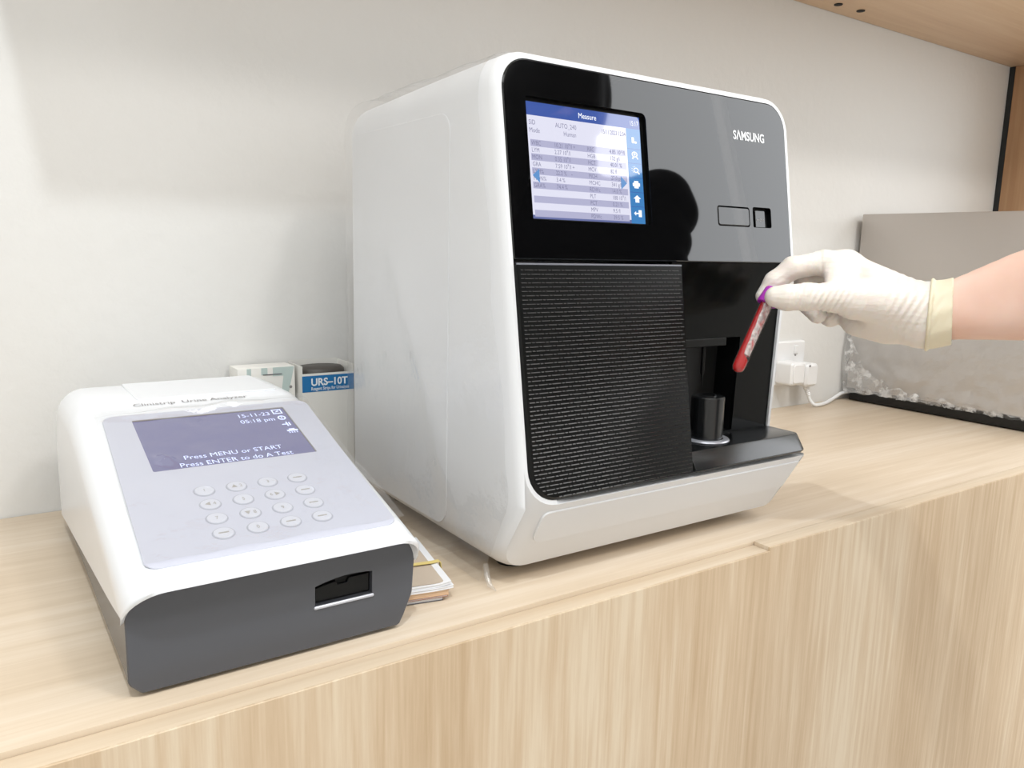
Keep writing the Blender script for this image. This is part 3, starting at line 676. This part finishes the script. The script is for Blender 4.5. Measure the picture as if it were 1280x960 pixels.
text('lettering', 'Reagent Strips for Urinalysis', .0058, lambda a, b: (cx0+.0355+a, cy0-.0004, .1225+b), M['white_print'], fw, xs=.74, align='CENTER', bold=.012)
bt = thing('strip_bottle', 'dark-capped reagent bottle standing inside the open white carton', 'bottle', (.364, .9555, .001))
mb = MB(); mb.lathe([(.0225, 0), (.024, .002), (.024, .118), (.021, .124), (.021, .126)], (.364, .9560, .0012), n=36); obj('bottle_body', mb, M['carton_white'], bt)
mb = MB(); mb.prism(ellipse(.364, .9560, .0300, .0240, 40), lambda a, b, o: (a, b, .126+o), 0, .0225, bev=.0035); obj('bottle_cap', mb, M['cap_dark'], bt, 50)
c2 = thing('test_carton', 'pale carton striped with faded teal behind the low analyzer', 'carton', (.293, .962, 0))
b2 = box('carton_body', (.2580, .9450, .0002), (.3270, .9800, .1520), M['carton_white'], c2, .0006)
for a, b in ((.2690, .2740), (.2860, .2935)):
    mb = MB(); mb.prism(rrect(a, b, .143, .1515, 0), lambda p, q, o: (p, .9450-o, q), 0, .0002); obj('teal_stripe', mb, M['teal_print'], b2)
mb = MB(); mb.prism([(.3000, .1410), (.3130, .1410), (.3090, .1120), (.3170, .1120), (.3262, .1515), (.3000, .1515)], lambda p, q, o: (p, .9450-o, q), 0, .0002); obj('teal_stripe', mb, M['teal_print'], b2)
mb = MB(); mb.prism(rrect(.288, .311, .1428, .1438, 0), lambda p, q, o: (p, .9446-o, q), 0, .0002); obj('dark_line', mb, M['paper_dark'], b2)
mb = MB(); mb.prism(ellipse(.3215, .1265, .0018, .0018, 12), lambda p, q, o: (p, .9448-o, q), 0, .0002); obj('grey_dot', mb, M['print_grey'], b2)

# ================================================================== banded booklets between the machines
PA = math.radians(-11.8)
def PP(a, b, z):     # local frame of the pile: origin at the front right corner
    return (.3262+a*math.cos(PA)-b*math.sin(PA)*1, .5600+a*math.sin(PA)*1+b*math.cos(PA), z)
def booklet(name, lab, cat, a0, a1, b0, b1, z0, z1, m, rnd=.0008, curl=0, pages=0):
    r0 = thing(name, lab, cat, PP((a0+a1)/2, (b0+b1)/2, z0), 'banded booklets')
    def shp(za, zb, d):
        mb = MB(); nu = 8
        rows = []
        for i in range(nu+1):
            a = a0+d+(a1-a0-2*d)*i/nu; c = curl*max(0, (i/nu-.55)/.45)**2
            rows.append([PP(a, b0+d, za+c), PP(a, b1-d, za+c), PP(a, b1-d, zb+c), PP(a, b0+d, zb+c)])
        mb.rings(rows); return mb
    t = min(.0005, (z1-z0)*.2)
    obj('cover', shp(z0, z0+t, 0), m, r0, 25); obj('cover', shp(z1-t, z1, 0), m, r0, 25); obj('pages', shp(z0+t, z1-t, .0006), M['paper'] if m is not M['paper_tan'] else M['paper_tan'], r0, 25)
    return r0
booklet('booklet', 'white booklet with dark printed edge at the bottom of the banded pile', 'booklet', -.040, -.0060, .001, .105, .0004, .0036, M['paper_dark'])
booklet('booklet', 'thin reddish edged leaflet second from the bottom of the banded pile', 'leaflet', -.0395, -.0020, .000, .106, .0037, .0052, M['paper_red'])
booklet('booklet', 'tan booklet in the middle of the banded pile', 'booklet', -.039, -.0010, .000, .108, .0053, .0096, M['paper_tan'])
booklet('leaflet', 'thick folded white leaflet under the beige card of the banded pile', 'leaflet', -.039, .0030, .000, .110, .0097, .0122, M['paper'], curl=.0012)
booklet('leaflet', 'curled white leaflet lying directly beneath the beige card', 'leaflet', -.0385, .0010, .001, .112, .0124, .0148, M['paper'], curl=.0022)
mb = MB(); mb.prism(rrect(-.038, -.0045, .0035, .105, .003, 3), lambda a, b, o: PP(a, b, .0152+o), 0, .0007); cd = obj('beige_card', mb, M['grey_card'])
tag(cd, 'beige card on top of the banded pile between the two machines', 'card', 'banded booklets')
zt, zb_ = .0172, .00025
mb = MB(); bw = .0052; rows = []
loop = [(-.0412, zb_), (.0045, zb_), (.0048, .004), (.0048, .0120), (.0043, .0166), (.0030, .0178), (-.004, zt), (-.036, zt), (-.0412, zt), (-.0416, .010)]
rows = [[PP(a, .042, z) for a, z in loop], [PP(a, .042+bw, z) for a, z in loop]]
rows2 = [[PP(a*1.0+(.0006 if a > 0 else -.0006), .042+bw, z+(.0006 if z > .01 else -.0001)) for a, z in loop], [PP(a+(.0006 if a > 0 else -.0006), .042, z+(.0006 if z > .01 else -.0001)) for a, z in loop]]
mb.rings(rows+rows2+[rows[0]], False, False); rb_ = obj('rubber_band', mb, M['band'], None, 40)
tag(rb_, 'yellow rubber band stretched around the pile of booklets', 'rubber band')

# ================================================================== socket, plug, flex
so = thing('wall_socket', 'white wall socket low on the wall, right of the tall analyzer', 'socket', (1.345, WALL, .09))
mb = MB(); mb.prism(rrect(1.2900, 1.3830, .0460, .1330, .004, 4), lambda a, b, o: (a, WALL-o, b), .0002, .0090, bev=.003); obj('face_plate', mb, M['white_plug'], so)
mb = MB(); mb.prism(rrect(1.346, 1.358, .108, .124, .001, 2), lambda a, b, o: (a, WALL-.009-o, b), -.001, .003, bev=.001); obj('switch_rocker', mb, M['white_plug'], so)
mb = MB(); mb.prism(ellipse(1.352, .1045, .0024, .0016, 12), lambda a, b, o: (a, WALL-.009-o, b), -.001, .0006); obj('indicator', mb, M['print_grey'], so)
ad = thing('plug_adapter', 'squarish white plug adapter pushed into the wall socket', 'adapter', (1.320, WALL-.010, .07))
mb = MB(); mb.prism(rrect(1.295, 1.338, .0520, .0960, .006, 4), lambda a, b, o: (a, WALL-.0094-o, b), 0, .036, bev=.003); obj('adapter_body', mb, M['white_plug'], ad, 40)
mb = MB(); mb.prism(rrect(1.300, 1.333, .0560, .0920, .006, 4), lambda a, b, o: (a, WALL-.0454-o, b), -.0005, .002, bev=.001); obj('adapter_face', mb, M['white_plug'], ad, 40)
pc = thing('power_cable', 'white power cable with ribbed plug running along the wall behind the steel box', 'cable', (1.372, .96, .06))
mb = MB(); mb.prism(rrect(1.352, 1.390, .0440, .0900, .008, 5), lambda a, b, o: (a, WALL-.0094-o, b), 0, .030, bev=.005); pl = obj('plug', mb, M['white_plug'], pc, 40)
mb = MB(); mb.prism(ellipse(1.3600, .0860, .0026, .0022, 12), lambda a, b, o: (a, WALL-.0394-o, b), -.0005, .0004); obj('screw', mb, M['print_grey'], pl)
mb = MB(); pts = []; rr_ = []
for k in range(13): pts.append((1.374+.0006*k, .9640-.0004*k, .045-.0018*k)); rr_.append((.0068 if k % 2 else .0056)-.00018*k)
mb.tube(pts, rr_, 14); obj('strain_relief', mb, M['white_plug'], pc, 60)
def bez(P, n=12):
    out = []; P = [Vector(p) for p in P]; P = [P[0]*2-P[1]]+P+[P[-1]*2-P[-2]]
    for i in range(1, len(P)-2):
        for k in range(n):
            t = k/n; a, b, c, d = P[i-1:i+3]; out.append(.5*((2*b)+(c-a)*t+(2*a-5*b+4*c-d)*t*t+(3*b-a-3*c+d)*t**3))
    return out+[P[-2]]
mb = MB(); mb.tube(bez([(1.3812, .9592, .0235), (1.384, .957, .014), (1.391, .952, .0055), (1.405, .950, .0042), (1.440, .957, .0046), (1.485, .968, .010), (1.520, .976, .014), (1.560, .9795, .013), (1.62, .9800, .010)]), .0036, 12); obj('flex', mb, M['white_plug'], pc, 60)

# ================================================================== steel box
sb = thing('steel_box', 'brushed steel cabinet with a black base at the right, behind the arm', 'steel cabinet', (1.74, .75, 0))
BX, BY0, BY1 = 1.530, .525, .9735
box('case', (BX, BY0, .0265), (1.95, BY1, .3855), M['steel'], sb, .0018)
box('base', (BX+.004, BY0+.006, .0022), (1.944, BY1-.006, .0264), M['black_matte'], sb, .001)
for x in (1.56, 1.92):
    for y in (.56, .94):
        mb = MB(); mb.lathe([(.012, 0), (.013, .001), (.013, .005)], (x, y, .0001), n=20); obj('foot', mb, M['rubber'], sb)
def csheet(u, v):
    y = .9765-(.9765-.530)*u; z = .0255+.175*v
    low = math.exp(-v*3.0); cor = math.exp(-u*5)
    d = .0016+.006*low*(.6+nz(y, z, 0, 40))+.005*cor*low*(.5+nz(y, z, 3, 55))+.0012*(.5+nz(y, z, 7, 22))+.004*cor*math.sin(min(1, v*1.3)*math.pi)
    if v < .12: z -= .009*(1-v/.12)*(.15+1.0*nz(y, 0, 9, 48)+.9*cor) 
    yy = y+.006*cor*math.sin(math.pi*min(1, v*1.2))*(1 if u < .15 else .4)
    return (BX-max(d, .0012), min(yy, .9838), z)
mc, mcx = clear('milky_fold', (.97, .97, .97, 1), .45, .3, 1.6, wrinkle=.8, wscale=50)
nn = noise(mc, pos(mc, (1, 1, 1)), 38, 5, .6); lk(mc, ramp(mc, nn, [(.46, (0, 0, 0, 1)), (.58, (.75, .75, .75, 1))]), mcx.inputs[0])
def fold(u, v):
    t = u*1.0; yb = .9780-(.9780-.600)*t; wid = (.115*math.exp(-t*9)+.020+.012*nz(t*9, 0, 2, 2.2))*(1-t*.75); z = .0205+.004*nz(t, 3, 0, 30)+wid*v
    return (BX-.0052-.0026*nz(yb, z, 2, 60)-.004*math.exp(-t*12)*math.sin(math.pi*v), min(yb+.003*math.exp(-t*8)*nz(z, 1, 1, 50), .9835), z)
FOLD = sheet(90, 16, fold)
cs = obj('plastic_wrap', sheet(110, 46, csheet), M['film_crumple'], None, 180, clean='open')
tag(cs, 'crumpled clear plastic wrap clinging to the lower side of the steel cabinet', 'plastic wrap')

fo = obj('crumpled_fold', FOLD, mc, cs, 180, clean='open'); fo['label'] = 'milky crumpled lower edge'

# ================================================================== blood tube, hand, person
def PX(px, py, dep):          # point seen at a pixel of the 1280x960 photograph, dep metres along the view axis
    return CAM+dep*(AF+AR*(px-640)/FPX-AU*(py-480)/FPX)
tb = thing('blood_tube', 'clear blood tube with purple cap held in the gloved fingers', 'test tube', PX(922, 462, .752))
T1, T0 = Vector(PX(963, 370, .7575)), Vector(PX(923.5, 458, .752)); TA = (T1-T0).normalized(); TLn = (T1-T0).length
tn = 40
mb = MB(); prof = [(.0006, -.0062), (.0030, -.0055), (.0050, -.0038), (.0060, -.0012), (.0063, .002), (.0063, TLn-.004), (.0063, TLn+.004)]
mb.lathe(prof, T0, TA, tn, True, False); obj('tube_wall', mb, M['tube_glass'], tb, 60)
tow = Vector(AR)*-1; tow = (tow-TA*tow.dot(TA)).normalized(); tob = Vector(-AF); tob = (tob-TA*tob.dot(TA)).normalized()
def TP(ang, r, h): return T0+TA*h+(tow*math.cos(ang)+tob*math.sin(ang))*r
# pooled blood: bottom fill plus the streak running up the lower-left wall
rg = []
for r, h in ((.0006, -.0056), (.0028, -.0049), (.0046, -.0033), (.0055, -.0010), (.0057, .002)): rg.append([TP(2*math.pi*k/24, r, h) for k in range(24)])
rg.append([TP(2*math.pi*k/24, .0057, .0105+.004*math.cos(2*math.pi*k/24)) for k in range(24)])
mb = MB(); mb.rings(rg); obj('blood_pool', mb, M['blood'], tb, 60)
rg = []
for i in range(15):
    h = .008+(TLn-.016)*i/14; wdt = .95-.40*i/14+.06*math.sin(i*1.7)
    o_ = [TP(.30-wdt+2*wdt*k/8, .0057, h) for k in range(9)]; n_ = [TP(.30+wdt*.9-1.8*wdt*k/8, .0043, h) for k in range(9)]
    rg.append(o_+n_)
mb = MB(); mb.rings(rg); obj('blood_streak', mb, M['blood'], tb, 60)
mb = MB(); mb.lathe([(.0053, .012), (.0053, TLn-.010)], T0, TA, 32, False, False); obj('blood_smear', mb, M['smear'], tb, 60, clean='open')
mb = MB(); mb.lathe([(.0055, TLn-.010), (.0057, TLn-.009), (.0057, TLn-.003), (.0050, TLn-.002)], T0, TA, 28); obj('stopper', mb, M['blood_dark'], tb, 60)
mb = MB(); mb.lathe([(.0066, TLn-.0090), (.0094, TLn-.0086), (.0096, TLn-.0066), (.0086, TLn-.001), (.0074, TLn+.0065), (.0062, TLn+.0078)], T0, TA, 36, True, True); obj('tube_cap', mb, M['purple'], tb, 40)

# ---- gloved right hand: one continuous field in a camera-aligned frame (right, up, away), metres
def Q(px, py, dep): return np.array([(px-640)/FPX*dep, -(py-480)/FPX*dep, dep])
def fromQ(V): return CAM+V[:, :1]*AR+V[:, 1:2]*AU+V[:, 2:]*AF
FIELDS = []
def chain(pts, k=.006):
    f = Field(LO, HI, HH)
    for a, b in zip(pts[:-1], pts[1:]): f.cap(Q(*a[:3]), Q(*b[:3]), a[3], b[3], k)
    return f
HH = .0011
LO = np.array([Q(942, 440, .70)[0]-.004, Q(1100, 444, .78)[1]-.006, .692]); HI = np.array([Q(1215, 380, .75)[0]+.01, Q(1050, 296, .80)[1]+.004, .856])
index = chain([(1058, 331, .779, .0128), (1030, 328, .776, .0112), (991, 335, .773, .0103), (968, 352, .7765, .0090), (955, 370, .7785, .0076)], .004)
thumb = chain([(1128, 384, .757, .0215), (1068, 375, .742, .0165), (1040, 371, .738, .0125), (1008, 371, .736, .0114), (984, 372, .738, .0106), (969, 371, .7405, .0092)], .006)
middle = chain([(1064, 336, .799, .0130), (1008, 350, .800, .0105), (1003, 374, .797, .0094), (1022, 393, .786, .0086)], .004)
ringf = chain([(1074, 346, .817, .0125), (1020, 358, .820, .0102), (1016, 384, .814, .0092), (1038, 398, .803, .0084)], .004)
pinky = chain([(1086, 358, .833, .0115), (1044, 366, .838, .0090), (1042, 388, .832, .0083), (1058, 398, .822, .0076)], .004)
palm = Field(LO, HI, HH)
WR = (1160, 395, .762)
for m_, r_ in (((1058, 331, .779), .0128), ((1064, 336, .799), .0130), ((1074, 346, .817), .0125), ((1086, 358, .833), .0115)):
    palm.cap(Q(*WR), Q(*m_), .0215, r_, .012)
palm.cap(Q(1092, 396, .800), Q(1150, 400, .775), .0185, .0225, .014)
palm.cap(Q(1096, 388, .765), Q(1150, 398, .760), .0200, .0220, .014)
palm.cap(Q(1080, 374, .785), Q(1118, 390, .775), .0225, .0230, .014)
palm.cap(Q(1073, 399, .788), Q(1106, 404, .782), .0165, .0180, .012)
palm.cap(Q(1056, 358, .755), Q(1056, 338, .772), .0110, .0120, .012); palm.cap(Q(1040, 358, .752), Q(1042, 340, .772), .0065, .0085, .010)
arm = Field(LO, HI, HH)
for f_ in (arm,):
    f_.cap(Q(1150, 386, .762), Q(1215, 374, .742), .0205, .0225, .012); f_.cap(Q(1150, 402, .762), Q(1215, 400, .742), .0190, .0208, .012)
G = palm.grid()
H = smin(palm.F, arm.F, .010)
fing = np.minimum(np.minimum(index.F, middle.F), np.minimum(ringf.F, pinky.F))
fing = smin(smin(index.F, middle.F, .0015), smin(ringf.F, pinky.F, .0015), .0015)
H = smin(H, fing, .007); H = smin(H, thumb.F, .0075) if False else np.minimum(smin(H, thumb.F, .010), 1)
# latex creases: fans at the thumb base and across the wrist, rings on the fingers
xq = G[..., 0]/G[..., 2]*FPX+640; yq = 480-G[..., 1]/G[..., 2]*FPX
def blob(cx, cy, sx, sy): return np.exp(-((xq-cx)/sx)**2-((yq-cy)/sy)**2)
wv = np.sin((xq*.80+yq*.62)*.98+1.5*np.sin(yq*.11)); H = H+wv*.00060*blob(1035, 378, 34, 22)
wv = np.sin((xq*.88+yq*.46)*.62+1.6*np.sin(yq*.07+xq*.02)); H = H+wv*.00062*blob(1138, 380, 30, 40)
wv = np.sin(xq*1.05+yq*.25); H = H+wv*.00042*(blob(1018, 332, 16, 16)+blob(1000, 372, 14, 16)); H = H+np.sin((xq*.5+yq*.75)*1.1)*.00026*blob(972, 345, 16, 16)
H = H+.0009*np.exp(-((xq-1027-(yq-330)*.12)/2.2)**2)*blob(1027, 330, 20, 22)
cut_a = xq+(yq-385)*.035-1191                      # glove opening
GL = np.maximum(H-.0004, cut_a*.00075)
cuff = np.maximum(np.maximum(H-.0016-.0004*np.sin(yq*.25+xq*.1), cut_a*.00075), (1162-(yq-385)*.10-xq)*.00075)
bead = np.abs(1163-(yq-385)*.10-xq)*.00075
cuffbead = np.sqrt(np.maximum(H-.0012, -.004)**2+bead**2)-.0021

pe = thing('person', 'person in black beside the counter, gloved right hand reaching in with a blood tube', 'person', (.93, -.06, FLOOR))
V, Fq = nets(GL, LO, HH); gl = sdf_obj('glove', fromQ(V), Fq, M['glove'], pe); gl['label'] = 'cream latex glove'
V, Fq = nets(np.minimum(cuff, cuffbead), LO, HH); sdf_obj('glove_cuff', fromQ(V), Fq, M['glove_cuff'], gl)

# ---- body
BH = .0065
lo = np.array([.42, -.66, FLOOR-.01]); hi = np.array([1.42, .50, .93])
def body_arm_right(f, g=0):
    w0 = PX(1120, 390, .772); w1 = PX(1188, 389, .748); fa = PX(1335, 366, .706); el = PX(1690, 352, .640)
    f.cap(w0, w1, .0150, .0190, .006)
    f.cap(PX(1176, 381, .752), PX(1285, 353, .722), .0182, .0300, .010); f.cap(PX(1176, 401, .752), PX(1285, 385, .722), .0178, .0300, .010)
    f.cap(fa, PX(1430, 358, .68), .0405, .0440, .012); f.cap(PX(1430, 358, .68), el, .0440, .0400, .012)
    return el
def limbs(f):
    el = body_arm_right(f); sh = np.array([1.110, .030, .560]); f.cap(el, sh, .041, .052, .02)
    return el, sh
body = Field(lo, hi, BH)
EL, SHR = limbs(body)
SHL = np.array([.790, -.130, .560]); FW = np.array([-.47, .88, 0]); RT = np.array([.88, .47, 0]); UPV = np.array([0, 0, 1.])
mid = (SHR+SHL)/2+np.array([0, 0, .0]); pel = np.array([1.05, -.34, .02])
body.cap(SHR, SHL, .058, .058, .04)
for s in (-1, 1):
    body.cap(mid+RT*s*.085-UPV*.06+FW*.02, pel+RT*s*.07+UPV*.14, .088, .078, .05); body.cap(pel+RT*s*.07+UPV*.14, pel+RT*s*.075, .080, .098, .05)
    hip = pel+RT*s*.085-UPV*.02; kn = hip+FW*.03-UPV*.42; an_ = kn-FW*.02-UPV*.40; an_[2] = FLOOR+.075
    body.cap(hip, kn, .082, .054, .03); body.cap(kn-FW*.01, (kn+an_)/2-FW*.012, .054, .052, .02); body.cap((kn+an_)/2-FW*.012, an_, .052, .036, .02)
    body.cap(an_+FW*-.02-UPV*.035, an_+FW*.13-UPV*.045, .036, .028, .02)
nk = mid+UPV*.03+FW*.01; hd = np.array([mid[0], mid[1], 0])+FW*.105+UPV*.755
body.cap(nk-UPV*.02, hd-FW*.02-UPV*.07, .055, .050, .03)
HB = math.radians(38); FWH = FW*math.cos(HB)-UPV*math.sin(HB); UPH = UPV*math.cos(HB)+FW*math.sin(HB)   # head bowed over the tube
RH = np.stack([RT, FWH, UPH], 1)
body.ell(hd+UPH*.018-FWH*.008, (.074, .094, .098), .01, RH); body.ell(hd-UPH*.052+FWH*.028, (.056, .062, .062), .03, RH)
body.cap(hd+FWH*.086+UPH*.012, hd+FWH*.108-UPH*.024, .006, .011, .010)                       # nose
body.cap(hd+FWH*.084-UPH*.056-RT*.020, hd+FWH*.084-UPH*.056+RT*.020, .0070, .0070, .006)     # lips
for s in (-1, 1): body.ell(hd+RT*s*.076-FWH*.004-UPH*.006, (.010, .020, .031), .006, RH)     # ears
# left arm hangs by the side with a relaxed hand
el2 = SHL-RT*.055-UPV*.29-FW*.02; wr2 = el2+FW*.10-UPV*.225+RT*.01
body.cap(SHL, el2, .050, .040, .02); body.cap(el2, wr2, .040, .027, .02)
pm = wr2-UPV*.075+FW*.03; body.cap(wr2, pm-FW*.018, .024, .022, .012); body.cap(wr2, pm+FW*.016, .024, .022, .012)
for i, ln in enumerate((.070, .080, .074, .058)):
    b0 = pm+FW*(.030-.019*i)-UPV*.012; b1 = b0-UPV*ln*.55+RT*.006; b2 = b1-UPV*ln*.45+RT*.020
    body.cap(b0, b1, .0098, .0090, .002); body.cap(b1, b2, .0090, .0082, .002)
t0 = wr2+FW*.028-UPV*.03; t1 = t0+FW*.034-UPV*.030; body.cap(t0, t1, .0130, .0105, .004); body.cap(t1, t1-UPV*.030+FW*.004, .0105, .0092, .002)
Gb = body.grid(); rel = Gb-CAM; Vb, Fb = nets(body.F, lo, BH); bo = sdf_obj('body', Vb, Fb, M['skin'], pe)
up_t = Gb[..., 2]; seg = lambda a, b: ((Gb-a)@(b-a))/((b-a)@(b-a))
sl_r = seg(SHR, EL)-.78; sl_l = seg(SHL, el2)-.78
dR = np.linalg.norm(Gb-SHR-np.clip(seg(SHR, EL), 0, 1.6)[..., None]*(EL-SHR), axis=-1); dL = np.linalg.norm(Gb-SHL-np.clip(seg(SHL, el2), 0, 1.0)[..., None]*(el2-SHL), axis=-1)
fore = np.linalg.norm(Gb-EL, axis=-1)
core = np.abs((Gb-mid)@RT)-.185
shirt_zone = np.maximum(up_t-(mid[2]+.088), (pel[2]-.08)-up_t)
arm_cut = np.maximum(np.where(dR < .10, np.where((Gb-mid)@RT > .12, sl_r*.3, -1), -1), np.where(dL < .085, sl_l*.3, -1))
laF = Field(lo, hi, BH); laF.cap(el2, wr2, .042, .030, .01); laF.cap(wr2, pm-UPV*.02, .045, .050, .01); laF.cap(pm, pm-UPV*.15, .060, .055, .01)
fwd_cut = ((Gb-mid)@FW)-.20; fwd_cut = np.where(up_t > pel[2]-.1, fwd_cut, -1)
dU = np.linalg.norm(Gb-SHR-np.clip(seg(SHR, EL), 0, 1)[..., None]*(EL-SHR), axis=-1); WRW = PX(1188, 387, .748)
dFo = np.linalg.norm(Gb-EL-np.clip(seg(EL, WRW), 0, 1.6)[..., None]*(WRW-EL), axis=-1); fore_cut = np.where(dFo < .085, np.clip(dU-dFo+.012, -.05, .05), -1)
sh_f = np.maximum(np.maximum(body.F-.011-.003*np.sin(up_t*70+Gb[..., 0]*40), shirt_zone), np.maximum(arm_cut, np.where((Gb-mid)@RT > .15, ((Gb-EL)@((EL-SHR)/np.linalg.norm(EL-SHR)))+.06, -1)))
sh_f = np.maximum(sh_f, fore_cut)
sh_f = np.maximum(sh_f, .012-laF.F)
V, Fq = nets(sh_f, lo, BH); sdf_obj('shirt', V, Fq, M['cloth'], pe)
tr_zone = np.maximum(np.maximum(up_t-(pel[2]+.06), (FLOOR+.075)-up_t), .010-laF.F)
V, Fq = nets(np.maximum(body.F-.013, tr_zone), lo, BH); sdf_obj('trousers', V, Fq, M['trouser'], pe)
shz = np.maximum(np.maximum(body.F-.007, up_t-(FLOOR+.095)), (FLOOR+.001)-up_t); V, Fq = nets(shz, lo, BH)
spl = V[Fq].mean(1)@RT > pel@RT
for k, msk in enumerate((spl, ~spl)):
    q_ = Fq[msk]; u_, inv = np.unique(q_, return_inverse=True); sdf_obj('shoe', V[u_], inv.reshape(q_.shape), M['shoe'], pe)
hz = (Gb-hd); hair_zone = np.maximum(np.maximum((hz@FWH)*.9-(hz@UPH)*.95-.078, -.075-(hz@UPH)), np.linalg.norm(hz, axis=-1)-.2)
hf = Field(lo, hi, BH); ht = hd-FWH*.055-RT*.040-UPH*.01
tl = mid-RT*.125+UPV*.075+FW*.060; hf.cap(ht, tl, .052, .050, .01); hf.cap(tl, mid-RT*.150-UPV*.10+FW*.105, .050, .030, .01); hf.cap(hd-RT*.055-FWH*.01, tl, .040, .046, .02)  # fall of hair added to darken the fascia reflection beside the neck
V, Fq = nets(smin(np.maximum(body.F-.012, hair_zone), hf.F, .012), lo, BH); sdf_obj('hair', V, Fq, M['hair'], pe)
mz = np.maximum(np.maximum(body.F-.007, (hz@UPH)+.012-(hz@FWH)*.08), np.maximum(-.098-(hz@UPH), .012-(hz@FWH)))
V, Fq = nets(np.maximum(mz, np.linalg.norm(hz, axis=-1)-.2), lo, BH); sdf_obj('added_face_mask', V, Fq, M['cloth'], pe)  # unseen mask added so the face stays dark in the fascia reflection
for s in (-1, 1):
    c = hd-FWH*.0035+RT*s*.031+FWH*.080+UPH*.006; mb = MB(); mb.lathe([(.0008, -.0118), (.006, -.0102), (.0105, -.0055), (.012, 0), (.0105, .0055), (.006, .0102), (.0008, .0118)], c, FWH, 20); ey = obj('eye', mb, M['eye'], bo, 180)
    mb = MB(); mb.lathe([(.0058, .0100), (.0050, .0112), (.0008, .0122)], c, FWH, 18); obj('iris', mb, M['iris'], ey, 180)
